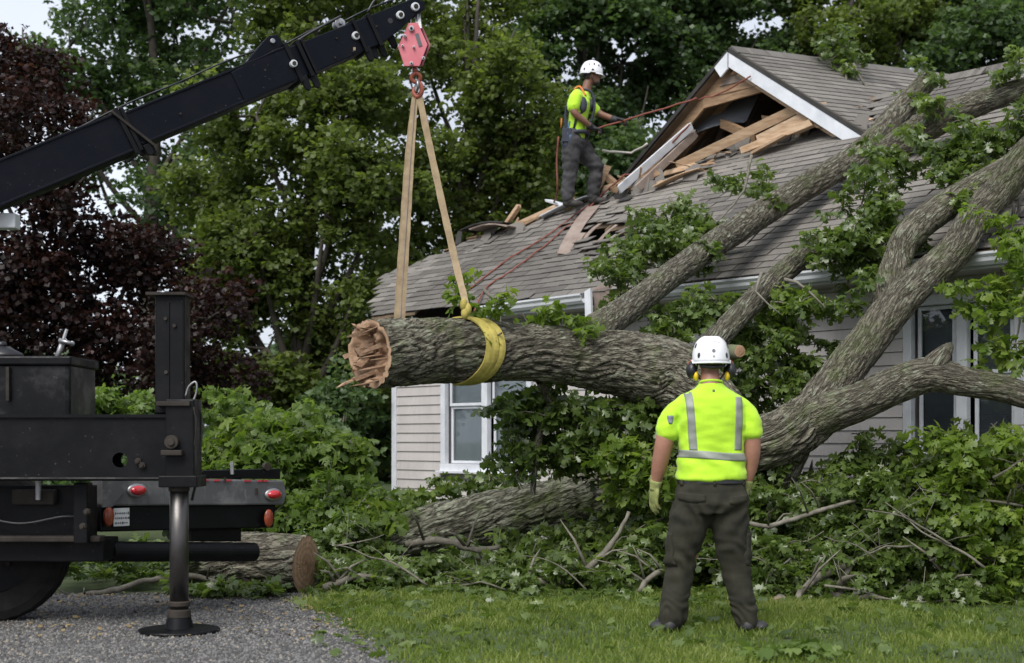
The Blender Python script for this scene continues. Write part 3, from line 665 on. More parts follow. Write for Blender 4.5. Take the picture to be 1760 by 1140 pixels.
# torn shingles and splinters along the broken edges
random.seed(77)
def along(poly, t):
    L = [math.hypot(b[0]-a[0], b[1]-a[1]) for a, b in zip(poly, poly[1:])]; d = t*sum(L)
    for (a, b), l in zip(zip(poly, poly[1:]), L):
        if d <= l: return a[0]+(b[0]-a[0])*d/l, a[1]+(b[1]-a[1])*d/l
        d -= l
    return poly[-1]
for i in range(46):
    px, py = along(TOP[5:], random.random()); v = hit_r(px+random.uniform(-8, 8), py+random.uniform(-2, 14), random.uniform(.0, .05)); mb = MB(); w = random.uniform(.10, .30); L = random.uniform(.08, .2)
    j = lambda: random.uniform(-.03, .03); lf = random.uniform(-.02, .10); p = H(v.x, v.y, v.z); X_ = R3@Vector((1,0,0)); Y_ = R3@Matrix.Rotation(random.uniform(-.2, .9), 3, 'X')@Vector((0,1,0)); a_ = random.gauss(0, .5); X2 = X_*math.cos(a_)+Y_*math.sin(a_); Y2_ = Y_*math.cos(a_)-X_*math.sin(a_)
    q = [p-X2*(w/2+j()), p+X2*(w/2+j()), p+X2*(w/2+j())+Y2_*(L+j()), p+X2*j()+Y2_*(L*1.3+j()), p-X2*(w/2+j())+Y2_*(L+j())]; mb.prism(q, Vector((0,0,.006)), rnd=random.random()); mb.build('torn_shingle', M['shingle'] if i % 4 else M['felt'], house)
for i in range(44):
    px, py = along(TOP[5:], random.uniform(.0, 1)**.8); v = hit_r(px+random.uniform(-12, 12), py+random.uniform(-10, 6), random.uniform(.02, .08)); p = H(v.x, v.y, v.z); d = (HA*random.uniform(-1, 1)+HN*random.uniform(-.3, .5)+Vector((0,0,random.uniform(-.1, .45)))).normalized(); L = random.uniform(.10, .42)
    mb = MB(); w = random.uniform(.012, .035); mb.beam(p, p+d*L, w, w*.4, twist=random.random()*3, jag=.03); mb.build('splinter', M[random.choice(('lumber', 'lumber', 'lumber_old', 'splinter'))], house)
# --- cross gable
GY = 2.55; AX = Vector((3.88, GY, 5.87)); BL = Vector((2.02, GY, 4.50)); BR = Vector((5.86, GY, 4.50)); RV = Vector((.86, 3.43, .08)); OV = -.04
def HV(v): return H(v.x, v.y, v.z)
def slope_quad(e0, e1, name, over=.0):
    rv = RV.normalized(); f = rv*OV; ex = (e1-e0).normalized()
    a, b = e0+f, e1+f+ex*.1
    mb = MB(); n_ = (HV(b)-HV(a)).cross(MH@RV).normalized()
    if n_.z < 0: n_ = -n_
    P = [HV(a), HV(b), HV(b)+MH@(RV-f), HV(a)+MH@(RV-f)]; mb.prism(P, n_*-.05); mb.build(name, M['deck'], house)
    return HV(a), (HV(b)-HV(a)).normalized(), (MH@RV).normalized(), n_, (HV(b)-HV(a)).length, RV.length-OV
gr = slope_quad(AX, BR+Vector((0,0,0)), 'gable_roof_deck'); gl = slope_quad(AX, BL, 'gable_roof_deck')
def cover(q):
    a, dn, al, n_, Ld, La = q; mb = MB(); r = 0
    rows = int(Ld/SE)
    nl = dn.cross(al).normalized()
    for r in range(rows+1):
        x = -(r % 3)*.1
        while x < La:
            x0, x1 = max(x, 0), min(x+SW-.008, La)
            if x1 > x0+.02:
                d0 = Ld-r*SE; j = random.uniform(-.004, .004); L = min(SE+.04, d0)
                if d0 > .02:
                    c = [a+al*x0+dn*(d0+j), a+al*x1+dn*(d0-j), a+al*x1+dn*(d0-L), a+al*x0+dn*(d0-L)]
                    mb.hexa([c[0]+n_*.004, c[1]+n_*.004, c[2]-n_*.002, c[3]-n_*.002, c[0]+n_*.016, c[1]+n_*.016, c[2]+n_*.004, c[3]+n_*.004], rnd=min(1, max(0, .55+random.gauss(0, .2))))
            x += SW
    mb.build('gable_shingles', M['shingle'], house, kind='stuff')
cover(gr); cover(gl)
# ridge caps
mb = MB(); a = HV(AX+RV.normalized()*OV); al = (MH@RV).normalized(); L = RV.length-OV; i = 0
while i*.13 < L:
    p = a+al*i*.13+Vector((0, 0, .01+random.uniform(0, .004))); sd_ = al.cross(Vector((0, 0, 1))).normalized()
    mb.prism([p+sd_*.13-Vector((0,0,.085)), p+Vector((0,0,.022)), p-sd_*.13-Vector((0,0,.085)), p-sd_*.12-Vector((0,0,.10)), p-Vector((0,0,.0)), p+sd_*.12-Vector((0,0,.10))], al*.2, rnd=random.uniform(.1, .6)); i += 1
x = xr+2.6
while x < LEN: p = H(x, RIDGE, rz+.03); mb.prism([p+HN*.13-Vector((0,0,.085)), p+Vector((0,0,.022)), p-HN*.13-Vector((0,0,.085)), p-HN*.12-Vector((0,0,.10)), p, p+HN*.12-Vector((0,0,.10))], HA*.2, rnd=random.uniform(.1, .6)); x += .13
mb.build('ridge_caps', M['shingle'], house, kind='stuff')
# rake boards
f = RV.normalized()*OV
def rake(a, b, h, th, name, mat, y0=0, drop=0, jag=0, par=house):
    a = a+f+Vector((0, y0, drop)); b = b+f+Vector((0, y0, drop)); d = (b-a).normalized(); n_ = Vector((-d.z, 0, d.x)); n_ = n_ if n_.z > 0 else -n_
    P = [a+Vector((0, 0, -.0)), b, b-n_*h, a-n_*h*1.0]
    if abs(d.x) > .3: P[3] = Vector((a.x, a.y, a.z-h/abs(d.x)))
    mb = MB(); mb.prism([HV(p) for p in P], HN*th); return mb.build(name, mat, par, bevel=.003)
rake(AX, BR+Vector((.20, 0, -.143)), .165, .03, 'rake_board', M['white'], -.05, -.03)
rake(AX, BR+Vector((.10, 0, -.07)), .05, .02, 'drip_edge', M['felt'], -.055, .005)
rake(AX-Vector((.02,0,.015)), AX.lerp(BL, .12), .165, .03, 'rake_board', M['white'], -.05, -.03)
rake(AX.lerp(BL, .02), BL+Vector((-.02,0,-.01)), .05, .09, 'broken_rake_edge', M['felt'], -.04, .015)
rake(AX.lerp(BL, .05), BL, .15, .04, 'rafter', M['lumber_old'], .10, -.05)
rake(AX.lerp(BR, .02), AX.lerp(BR, .97), .09, .04, 'rafter', M['lumber'], .06, -.19)
rake(AX.lerp(BL, .15), BL, .11, .04, 'rafter', M['lumber_old'], .42, -.10)
# siding left in the peak and the collar beam
def gx_at(z, side):
    e = BL if side < 0 else BR; t_ = (AX.z-.2-z)/(AX.z-e.z); return AX.x+(e.x-AX.x)*t_
for i in range(3):
    z0 = AX.z-.50+i*.10; a, b = gx_at(z0, -1)+.03, gx_at(z0, 1)-.03
    if b-a < .08: continue
    a2, b2 = gx_at(z0+.1, -1)+.05, gx_at(z0+.1, 1)-.05; mb = MB(); b2 = max(b2, a2+.02)
    mb.prism([H(a, GY+.02, z0), H(b, GY+.02, z0), H(b2, GY+.035, z0+.11), H(a2, GY+.035, z0+.11)], HN*.015); mb.build('peak_siding_board', M['lumber_grey' if i == 1 else 'lumber_old'], house)
zc = AX.z-.54; mb = MB(); mb.beam(H(gx_at(zc, -1)-.05, GY+.05, zc-.02), H(gx_at(zc, 1)+.05, GY+.05, zc+.03), .04, .12, rnd=.6); mb.build('collar_beam', M['lumber_old'], house)
# attic behind the opening, closed by added panels that keep it dark
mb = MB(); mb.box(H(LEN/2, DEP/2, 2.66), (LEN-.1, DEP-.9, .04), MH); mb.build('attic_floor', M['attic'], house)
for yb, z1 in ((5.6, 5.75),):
    mb = MB(); mb.prism([H(1.6, yb, 2.7), H(8.2, yb, 2.7), H(7.4, yb, 4.2), H(AX.x+.8, yb, z1), H(1.9, yb, 4.2)], HN*.05); mb.build('attic_blackout', M['attic'], house)  # panel added to close the back so no light leaks in
mb = MB(); mb.box(H(LEN/2, .62, 2.83), (LEN-.3, .04, .34), MH); mb.build('eave_blackout', M['attic'], house)  # near-black strip added to darken the open gap under the eave
mb = MB(); mb.prism([H(.12, .7, 2.66), H(.12, 2.4, 2.66), H(.12, 2.4, 3.7), H(.12, .7, 3.1)], HA*.04); mb.build('attic_blackout', M['attic'], house)  # dark sheet added to close the gap below the left roof edge
for x in (1.85, 7.6): mb = MB(); mb.prism([H(x, 1.5, 2.7), H(x, 5.6, 2.7), H(x, 5.6, 4.5), H(x, 2.6, 4.45), H(x, 1.5, 3.6)], HA*.04); mb.build('attic_blackout', M['attic'], house)  # side panels added to keep light out of the attic
for i in range(6):                      # rafters, the deeper ones coloured near black as attic shade
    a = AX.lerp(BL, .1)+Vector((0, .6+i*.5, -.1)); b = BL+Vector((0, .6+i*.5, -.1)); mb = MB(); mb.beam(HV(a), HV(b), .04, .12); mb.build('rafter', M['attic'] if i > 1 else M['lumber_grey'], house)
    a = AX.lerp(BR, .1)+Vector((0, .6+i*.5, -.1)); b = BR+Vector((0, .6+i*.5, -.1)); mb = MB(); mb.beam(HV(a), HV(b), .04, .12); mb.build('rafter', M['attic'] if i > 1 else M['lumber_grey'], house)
# --- loose lumber: each a thing of its own
def at_gable(px, py, y=GY): v = hit_v(px, py, y); return HV(v)
def at_roof(px, py, up=.06): v = hit_r(px, py, up); return HV(v)
def plank(p, q, w, h, mat, name, label, cat='plank', twist=0, group=None, bend=0):
    mb = MB(); p, q = Vector(p), Vector(q); t = (q-p).normalized(); n = 6; up = Vector((0, 0, 1)); sdv = t.cross(up).normalized(); u = sdv.cross(t).normalized()
    R = Matrix.Rotation(twist, 3, t); sdv = R@sdv; u = R@u; vs = []
    for i in range(n+1):
        f_ = i/n; c = p.lerp(q, f_)+u*bend*math.sin(math.pi*f_); jj = .03 if i in (0, n) else 0
        for (a, b) in ((-1,-1),(1,-1),(1,1),(-1,1)):
            vs.append(c+sdv*a*w/2*(1+random.uniform(-.04, .04))+u*b*h/2+t*random.uniform(-jj, jj)*1.6)
    fs = [(0,3,2,1), tuple(n*4+k for k in range(4))]
    for i in range(n):
        for k in range(4): fs.append((i*4+k, i*4+(k+1) % 4, (i+1)*4+(k+1) % 4, (i+1)*4+k))
    mb.add(vs, fs); o = mb.build(name, M[mat], None, bevel=.003); return tag(o, label, cat, group)
P_ = [((1163,286,GY-.05),(1388,178,GY+.08),.055,.115,'lumber','long pale rafter lying diagonally across the open gable'),
      ((1243,213,GY+.25),(1300,238,GY+.2),.05,.11,'lumber_old','short broken stud sticking up in the middle of the opening'),
      ((1300,243,GY-.02),(1418,184,GY+.0),.04,.12,'lumber','wide torn board just below the long rafter'),
      ((1278,258,GY-.08),(1392,212,GY-.05),.05,.08,'lumber','splintered rafter resting on the shingles at the lower edge of the hole'),
      ((1290,266,GY-.12),(1352,232,GY-.1),.10,.03,'lumber','thin curled pale board beneath the splintered rafter'),
      ((1366,228,GY-.03),(1418,206,GY+.03),.05,.05,'lumber','thin pale batten at the right corner of the hole'),
      ((1143,300,GY-.1),(1197,285,GY-.08),.05,.07,'lumber','short brown rafter end at the left corner of the hole'),
      ((1388,205,GY+.02),(1410,218,GY+.0),.07,.03,'lumber','small square broken board near the right rake'),
      ((1362,206,GY+.22),(1378,228,GY+.2),.05,.09,'lumber','stubby upright block between the rafters on the right'),
      ((1312,206,GY+.3),(1372,215,GY+.2),.06,.10,'lumber_old','half hidden brown stud behind the long rafter'),
      ((1262,262,GY+.4),(1320,160,GY+1.1),.05,.12,'lumber_grey','grey collapsed rafter leaning in the dark of the attic'),
      ((1232,250,GY+.7),(1250,200,GY+.6),.05,.07,'lumber_grey','thin grey strut standing in the attic behind the stud')]
for (a, b, w, h, m, lb) in P_: plank(at_gable(*a), at_gable(*b), w, h, m, 'broken_plank', lb, twist=random.uniform(-.4, .4), group='broken lumber in the gable opening')
plank(at_roof(1062,328,.16), at_gable(1192,214,GY+.02), .03, .10, 'white', 'fallen_trim_board', 'white trim board leaning along the left rafter of the gable', 'board', twist=.5)
plank(at_roof(1098,322,.12), at_gable(1194,232,GY+.1), .03, .10, 'lumber_grey', 'fallen_trim_board', 'grey board just inside the white trim board', 'board', twist=.3)
plank(at_roof(1055,330,.10), at_roof(1135,296,.16), .06, .08, 'lumber_old', 'broken_plank', 'brown sill plank at the foot of the left gable rafter')
plank(at_gable(1192,213,GY+.4), at_gable(1292,186,GY+.5), .5, .012, 'sheet', 'torn_sheeting', 'grey torn sheeting hanging inside the attic', 'sheet', twist=.9, bend=.06)
plank(at_roof(1128,322,.05), at_roof(1206,291,.10), .16, .014, 'lumber', 'broken_plank', 'flat pale board lying on the shingles below the opening', bend=.02)
plank(at_roof(1018,340,.10), at_roof(1046,282,.42), .10, .07, 'lumber', 'broken_block', 'thick pale beam end propped up beside the roof worker\'s boot', 'beam', twist=.4)
plank(at_roof(1038,300,.30), at_roof(1062,322,.12), .08, .08, 'lumber_old', 'broken_block', 'short block crossed under the propped beam end', 'beam')
plank(at_roof(1040,325,.14), at_roof(1080,312,.14), .09, .06, 'lumber', 'broken_block', 'flat pale offcut on the roof right of the propped beam', 'beam')
plank(at_roof(866,392,.03), at_roof(893,353,.30), .07, .05, 'lumber', 'broken_plank', 'single plank sticking up from the torn roof edge')
plank(at_roof(886,388,.02), at_roof(965,352,.06), .10, .05, 'lumber', 'broken_plank', 'light plank lying along the torn roof edge left of the worker')
plank(at_roof(905,384,.05), at_roof(990,340,.05), .06, .03, 'lumber_old', 'broken_plank', 'brown strip behind the light plank on the torn roof edge')
plank(at_roof(932,374,.06), at_roof(1022,336,.10), .20, .012, 'white', 'trim_fragment', 'white trim strip lying behind the worker\'s boots', 'board', bend=.02)
plank(at_roof(942,345,.10), at_roof(966,352,.10), .10, .03, 'white', 'trim_fragment', 'small white curled trim piece left of the worker\'s boots', 'board')
plank(at_roof(806,398,.10), at_roof(880,385,.06), .34, .02, 'felt', 'roof_felt_flap', 'dark curled flap of roofing at the torn upper edge', 'roofing', bend=.05)
plank(at_roof(820,396,.15), at_roof(884,391,.10), .25, .018, 'lumber_grey', 'roof_felt_flap', 'grey curled shingle strip above the dark flap', 'roofing', bend=.05)
plank(at_roof(968,437,.03), at_roof(1020,355,.05), .17, .015, 'lumber_grey', 'torn_shingle_strip', 'long curved torn strip hanging down the slope below the worker', 'roofing', bend=.05)
for (a, b, w, lb) in [((1003,412),(1030,385),.10,'dark shingle scrap left of the roof puncture'), ((1032,412),(1058,388),.12,'shingle scrap folded across the roof puncture'), ((1050,415),(1080,398),.12,'tilted shingle scrap right of the roof puncture'),((985,425),(1002,398),.12,'loose shingle scrap beside the torn strip')]:
    plank(at_roof(*a, .01), at_roof(*b, .06), w, .012, 'lumber_grey', 'shingle_scrap', lb, 'shingle', bend=.01)
# ---------------------------------------------------------------- bark
def vnoise(u, l, nU, cl, seed):
    """value noise, periodic in u (0..1), cell length cl along l"""
    r = np.random.default_rng(seed); nL = int(l.max()/cl)+3; G = r.random((nU, nL)); x = u*nU; y = l/cl
    i = np.floor(x).astype(int); j = np.floor(y).astype(int); fx = x-i; fy = y-j; fx = fx*fx*(3-2*fx); fy = fy*fy*(3-2*fy)
    j = np.clip(j, 0, nL-2); a = G[i % nU, j]; b = G[(i+1) % nU, j]; c = G[i % nU, j+1]; d = G[(i+1) % nU, j+1]
    return (a*(1-fx)+b*fx)*(1-fy)+(c*(1-fx)+d*fx)*fy
def bark_tube(name, P, R, parent, mat, seed=1, step=.016, cell=.036, clen=.15, depth=.016, lump=.05, caps=True, twist=.12, squash=1.0, kind=None, label=None, flare=0):
    P, R = catmull(P, R, step); N = len(P); Rm = max(R); n = int(max(20, min(150, 2*math.pi*Rm/.0125)))
    L = [0]
    for a, b in zip(P, P[1:]): L.append(L[-1]+(b-a).length)
    l = np.array(L)[:, None]*np.ones((1, n)); circ = 2*math.pi*Rm; uu = np.arange(n)[None]/n*np.ones((N, 1))
    u = (uu+twist*l+.02*np.sin(l*9+seed)) % 1
    nU = max(5, int(circ/cell)); w = (vnoise(u, l, max(3, nU//3), clen*1.3, seed+9)-.5)
    u2 = (u+w*1.6/nU) % 1
    a = vnoise(u2, l, nU, clen, seed); b = vnoise(u2, l, nU*2, clen*.45, seed+1); c = vnoise(u, l, nU*4, clen*.15, seed+2)
    f1 = np.clip(np.abs(2*a-1)/.30, 0, 1); f2 = np.clip(np.abs(2*b-1)/.35, 0, 1); hgt = f1*.6+f2*.28+c*.12
    lmp = vnoise(u, l, 4, .5, seed+3)-.5+.5*(vnoise(u, l, 7, .22, seed+4)-.5)
    Rr = np.array(R)[:, None]; rad = Rr*(1+lump*2*lmp)+(hgt-.75)*depth*np.clip(Rr/.12, .35, 1)
    V = np.zeros((N, n, 3)); ups = (P[1]-P[0]).normalized().orthogonal().normalized()
    for i in range(N):
        t = (P[min(i+1, N-1)]-P[max(i-1, 0)]).normalized(); ups = (ups-t*ups.dot(t)).normalized(); v = t.cross(ups); an = 2*np.pi*np.arange(n)/n
        V[i] = np.array(P[i])+(np.outer(np.cos(an), np.array(ups))+np.outer(np.sin(an), np.array(v)))*rad[i][:, None]
    BC = np.stack([np.cos(2*np.pi*(uu+twist*l))*Rm*1.0, np.sin(2*np.pi*(uu+twist*l))*Rm, l*.24+seed*3.1], -1).reshape(-1, 3)
    ii = np.arange(N-1)[:, None]*n; k = np.arange(n)[None]; k2 = (k+1) % n
    FF = np.stack([ii+k, ii+k2, ii+n+k2, ii+n+k], -1).reshape(-1, 4); VV = V.reshape(-1, 3); cav = hgt.reshape(-1)
    o = np_mesh(name, VV, FF, mat, parent, {'cav': cav}, smooth=True)
    a_ = o.data.attributes.new('bc', 'FLOAT_VECTOR', 'POINT'); a_.data.foreach_set('vector', BC.astype(np.float32).ravel())
    if kind: o['kind'] = kind
    if label: o['label'] = label
    return o, P, R, V
def cut_face(name, ring, nrm, parent, mat, dome=.01, rough=.006, seed=3):
    """sawn end: concentric rings filling the last ring of a tube"""
    c = ring.mean(0); n = len(ring); K = 10; V = []; rad = []
    for k in range(K):
        f = 1-k/K
        V.append(c+(ring-c)*f*.985+np.array(nrm)*(dome*(1-f*f)+RNG.normal(0, rough, n)[:, None]*(.3 if k else 0))); rad.append(np.linalg.norm(ring-c, axis=1)*f)
    V.append((c+np.array(nrm)*dome)[None]); rad.append(np.zeros(1)); VV = np.concatenate(V); rr = np.concatenate(rad); FF = []
    for k in range(K-1):
        for i in range(n): j = (i+1) % n; FF += [(k*n+i, k*n+j, (k+1)*n+j), (k*n+i, (k+1)*n+j, (k+1)*n+i)]
    for i in range(n): FF.append(((K-1)*n+i, (K-1)*n+(i+1) % n, K*n))
    return np_mesh(name, VV, FF, mat, parent, {'rad': rr}, smooth=False)
def path(pts):
    """[(px, py, Y, r_px)] -> points and radii in metres"""
    return [W(a, b, c) for a, b, c, r in pts], [r*c/F for a, b, c, r in pts]
# ---------------------------------------------------------------- the fallen tree
ft = thing('fallen_tree', 'huge fallen tree, broken trunk end lifted by slings, limbs over the roof', 'tree', W(1180, 640, 11.9))
TP, TR = path([(636,608,10.72,58),(700,606,10.97,57),(760,603,11.15,55),(830,604,11.35,50),(900,607,11.5,47),(980,612,11.65,49),(1040,620,11.75,54),(1100,634,11.8,58),(1160,650,11.8,60),(1220,700,11.7,56),(1275,758,11.55,50),(1330,755,11.45,46),(1390,722,11.45,44),(1430,678,11.5,36)])
tr_o, tP, tR, tV = bark_tube('trunk', TP, TR, ft, M['bark'], 1, step=.017, cell=.046, clen=.19, depth=.040, lump=.05)
LIMBS = [
 ([(975,618,11.72,26),(1008,585,11.8,33),(1050,552,12.0,27),(1110,507,12.4,23),(1200,440,13.1,23),(1300,374,13.9,23),(1400,312,14.3,23),(1475,268,14.5,24),(1515,228,14.7,22),(1550,187,14.9,21),(1592,142,15.1,18)], 2),
 ([(1450,290,14.45,20),(1530,258,14.5,24),(1600,213,14.2,26),(1680,178,13.9,23),(1740,160,13.6,20),(1860,130,13.2,18)], 3),
 ([(1180,655,11.85,36),(1215,606,11.9,25),(1250,563,11.95,21),(1310,502,12.15,20),(1370,448,12.5,19),(1405,424,12.7,18),(1440,415,12.8,17)], 4),
 ([(1405,700,11.5,40),(1450,640,11.5,35),(1490,590,11.5,33),(1535,530,11.55,31),(1580,485,11.6,29),(1640,432,11.7,28),(1675,375,11.75,27),(1722,325,11.75,29),(1765,270,11.7,29),(1840,200,11.6,27)], 5),
 ([(1516,560,11.6,24),(1528,505,11.7,27),(1543,445,11.85,24),(1562,405,11.9,25),(1615,360,12.0,26),(1690,315,12.1,24),(1760,275,12.1,22),(1860,235,12.0,20)], 6),
 ([(1370,728,11.45,38),(1420,710,11.35,36),(1480,690,11.2,33),(1540,662,11.1,31),(1600,645,11.0,29),(1660,657,10.95,25),(1720,668,10.9,23),(1780,686,10.85,22),(1860,696,10.8,21)], 7),
 ([(1582,655,11.05,20),(1602,632,11.0,22),(1618,612,10.95,17),(1628,600,10.93,11)], 8),
 ([(1385,755,11.5,17),(1372,790,11.55,14),(1355,830,11.6,13),(1345,880,11.7,12)], 9),
 ([(930,655,11.6,9),(945,700,11.75,7),(925,760,11.8,6),(915,850,11.8,5)], 10),
]
ends = []
for pts, sd in LIMBS:
    a, b = path(pts); big = b[0] > .12
    o, P_, R_, V_ = bark_tube('limb', a, b, ft, M['bark_limb'], sd*7, step=.018, cell=.034, clen=.15, depth=.017 if big else .010, lump=.05); ends.append((P_, R_, V_))
for idx in (0, 2, 6):
    P_, R_, V_ = ends[idx]; cut_face('broken_tip', V_[-1], (P_[-1]-P_[-2]).normalized(), ft, M['endgrain'] if idx != 6 else M['bark_moss'], dome=.01 if idx != 6 else .05, rough=.02)
# bulging collars where limbs leave the trunk, small sawn knots
for (px, py, Y, r, dx, dy, dd) in [(1271,604,11.62,11,.30,.02,-.75), (1420,416,12.45,7,-.3,.1,-.9)]:
    c = W(px, py, Y); d = Vector((dx, dd, dy)).normalized(); rr = r*Y/F; mb = MB(); mb.tube([c-d*.14, c-d*.05, c], [rr*1.35, rr*1.1, rr], 22); o = mb.build('knot', M['bark_moss'], ft, smooth=True)
    me = o.data; a = me.attributes.new('cav', 'FLOAT', 'POINT'); a.data.foreach_set('value', [.6]*len(me.vertices))
    u = d.orthogonal().normalized(); v = d.cross(u); ring = np.array([c+(u*math.cos(t_)+v*math.sin(t_))*rr*random.uniform(.92, 1.02)+d*.002 for t_ in np.linspace(0, 2*math.pi, 22, endpoint=False)]); cut_face('sawn_face', ring, d, ft, M['endgrain'], .006, .004)
# broken end of the trunk: bark rim, annual rings and splinters pointing left
ax = (tP[0]-tP[6]).normalized(); r0 = tR[0]; u = Vector((0, 0, 1)); u = (u-ax*u.dot(ax)).normalized(); v = ax.cross(u)
n = 72; K = 14; V = []; rad = []
ringc = tV[0].mean(0)
for k in range(K):
    f = 1-k/K
    for i in range(n):
        an = 2*math.pi*i/n; base = ringc+(tV[0][int(i*len(tV[0])/n)]-ringc)*f*.99
        q = noise.noise(Vector((math.cos(an)*f*2.2, math.sin(an)*f*2.2, 4)))+.5*noise.noise(Vector((math.cos(an)*f*7, math.sin(an)*f*7, 9)))
        rim = 1 if f > .80 else max(0, 1-(.80-f)*9); hgt = .012*noise.noise(Vector((math.cos(an)*3, math.sin(an)*3, f*3)))*rim+(1-rim)*(-.10+q*.09)
        V.append(base+np.array(ax)*hgt); rad.append(r0*f)
V.append(ringc-np.array(ax)*.05); rad.append(0); FF = []
for k in range(K-1):
    for i in range(n): j = (i+1) % n; FF += [(k*n+i, k*n+j, (k+1)*n+j), (k*n+i, (k+1)*n+j, (k+1)*n+i)]
for i in range(n): FF.append(((K-1)*n+i, (K-1)*n+(i+1) % n, K*n))
np_mesh('broken_end', V, FF, M['endgrain'], ft, {'rad': rad})
random.seed(21)
for i in range(15):
    an = random.uniform(0, 2*math.pi); f = random.uniform(.1, .72); L = random.uniform(.08, .20); side = -math.cos(an)
    if i < 9: an = random.choice((random.uniform(2.4, 3.6), random.uniform(-.7, .4))); L = random.uniform(.08, .20); f = random.uniform(.7, .97)
    c = Vector(ringc)+(u*math.cos(an)+v*math.sin(an))*r0*f; d = (ax+Vector((random.uniform(-.25, .1), random.uniform(-.2, .2), random.uniform(-.35, .2)))).normalized(); w = random.uniform(.006, .026)
    mb = MB(); s1 = d.orthogonal().normalized(); s1 = Matrix.Rotation(random.uniform(0, 6), 3, d)@s1; s2 = d.cross(s1)
    mb.add([c-d*.06-s1*w-s2*w*.35, c-d*.06+s1*w-s2*w*.35, c-d*.06+s1*w+s2*w*.35, c-d*.06-s1*w+s2*w*.35, c+d*L*.6-s1*w*.6-s2*w*.2, c+d*L*.6+s1*w*.5-s2*w*.2, c+d*L*.55+s1*w*.5+s2*w*.2, c+d*L*.6-s1*w*.6+s2*w*.2, c+d*L+s1*w*.2],
           [(0,3,2,1),(0,1,5,4),(1,2,6,5),(2,3,7,6),(3,0,4,7),(4,5,8),(5,6,8),(6,7,8),(7,4,8)]); mb.build('splinter', M['splinter'], ft)
# big hinged slabs of the break
for (a, b, w, h) in [((640,640,10.85),(588,661,10.75),.10,.03), ((632,575,10.85),(603,556,10.8),.12,.03), ((640,598,10.8),(596,612,10.75),.10,.07), ((630,612,10.8),(604,640,10.75),.07,.05)]:
    mb = MB(); p, q = W(*a), W(*b); t_ = (q-p).normalized(); m_ = p.lerp(q, .6); mb.beam(p, m_, w, h, jag=.02); mb.beam(m_-t_*.01, q, w*.5, h*.5, jag=.05); mb.build('splinter', M['splinter'], ft)
# ---------------------------------------------------------------- logs on the ground
lg = thing('mossy_log', 'thick mossy log lying on the ground in the brush below the lifted trunk', 'log', W(880, 900, 13.2))
a, b = path([(560,960,12.9,26),(700,922,13.0,40),(790,902,13.05,45),(880,884,13.1,46),(980,866,13.2,46),(1080,850,13.3,46),(1180,835,13.4,46)])
bark_tube('log_bark', a, b, lg, M['bark_moss'], 31, cell=.05, clen=.16, depth=.035)
sl_ = thing('sawn_log', 'short sawn log with a pale cut face lying behind the truck bumper', 'log', W(520, 1010, 11.2))
a, b = path([(330,958,11.45,42),(400,962,11.38,45),(460,966,11.30,48),(526,970,11.2,50)])
o, P_, R_, V_ = bark_tube('log_bark', a, b, sl_, M['bark'], 41, cell=.05, clen=.2, depth=.035)
ax2 = (P_[-1]-P_[-5]).normalized(); ax2 = (ax2+Vector((0, -.02, 0))).normalized()
for i in range(-14, 0):   # square the last rings so the face turns to the camera
    pass
cut_face('sawn_face', V_[-1], ax2, sl_, M['endgrain'], .012, .006)
# ---------------------------------------------------------------- branches lying in the brush: each one a thing
BR_ = [([(860,1030,11.0,7),(905,1000,11.1,7),(960,1000,11.2,7),(1000,985,11.2,7),(1040,950,11.2,6),(1065,915,11.2,4),(1080,880,11.2,3)], 'curved pale branch arching out of the brush in front of the mossy log'),
 ([(1096,1020,10.9,5),(1110,1000,10.9,5),(1140,980,10.95,5),(1180,975,11,4)], 'short curved branch poking out beside the standing worker'),
 ([(1360,1050,10.4,6),(1385,1010,10.5,7),(1420,985,10.6,7),(1470,972,10.8,7),(1540,972,11,6),(1600,960,11.1,5)], 'smooth bent branch curving up from the lawn edge right of the worker'),
 ([(1412,995,10.7,15),(1430,1020,10.6,16),(1455,1045,10.5,14),(1466,1058,10.45,12)], 'thick lichen covered branch stub leaning on the lawn'),
 ([(1640,1005,10.6,9),(1690,1010,10.6,11),(1730,1003,10.6,12),(1800,1010,10.6,12)], 'thick bare branch lying low at the right edge of the brush'),
 ([(1590,1060,10.4,7),(1620,1020,10.5,8),(1645,985,10.6,7),(1655,960,10.7,5)], 'short forked stick with a red cut end on the lawn'),
 ([(1480,985,11.2,12),(1560,990,11.2,14),(1650,985,11.1,15),(1720,965,11.1,16),(1800,940,11.1,16)], 'mossy bough half buried in leaves at the right'),
 ([(1580,965,11.1,9),(1590,930,11.0,9),(1612,895,11.0,8),(1640,872,11.0,6)], 'upright bent branch among the leaves under the right window'),
 ([(1800,845,10.7,8),(1760,852,10.7,8),(1722,868,10.7,8),(1738,905,10.7,7),(1765,950,10.7,7)], 'hooked bare branch at the far right edge'),
 ([(700,935,12.2,6),(760,930,12.1,6),(820,945,12.0,6),(860,940,12,4)], 'thin dark branch crossing the mossy log'),
 ([(555,1010,10.9,6),(590,1000,10.95,7),(620,990,11,6),(660,1000,11.1,5)], 'dark crooked branch beside the sawn log face'),
 ([(95,1030,10.9,4),(180,1018,10.9,5),(250,1000,11.0,5),(330,990,11.1,5),(390,1005,11.2,3)], 'long bare branch lying across the gravel edge behind the tyre'),
 ([(1280,830,11.9,10),(1400,850,12.0,14),(1500,862,12.0,13),(1560,850,12.1,9)], 'dark broken bough lying against the house wall'),
 ([(1240,870,10.9,3),(1310,905,10.9,4),(1400,880,10.9,4),(1470,860,11,3)], 'thin twiggy branch reaching up to the right through the leaves'),
 ([(1300,1010,11,12),(1360,1020,11,14),(1430,1015,11.1,14),(1500,1012,11.2,13)], 'dark rotten branch lying at the foot of the brush')]
random.seed(3)
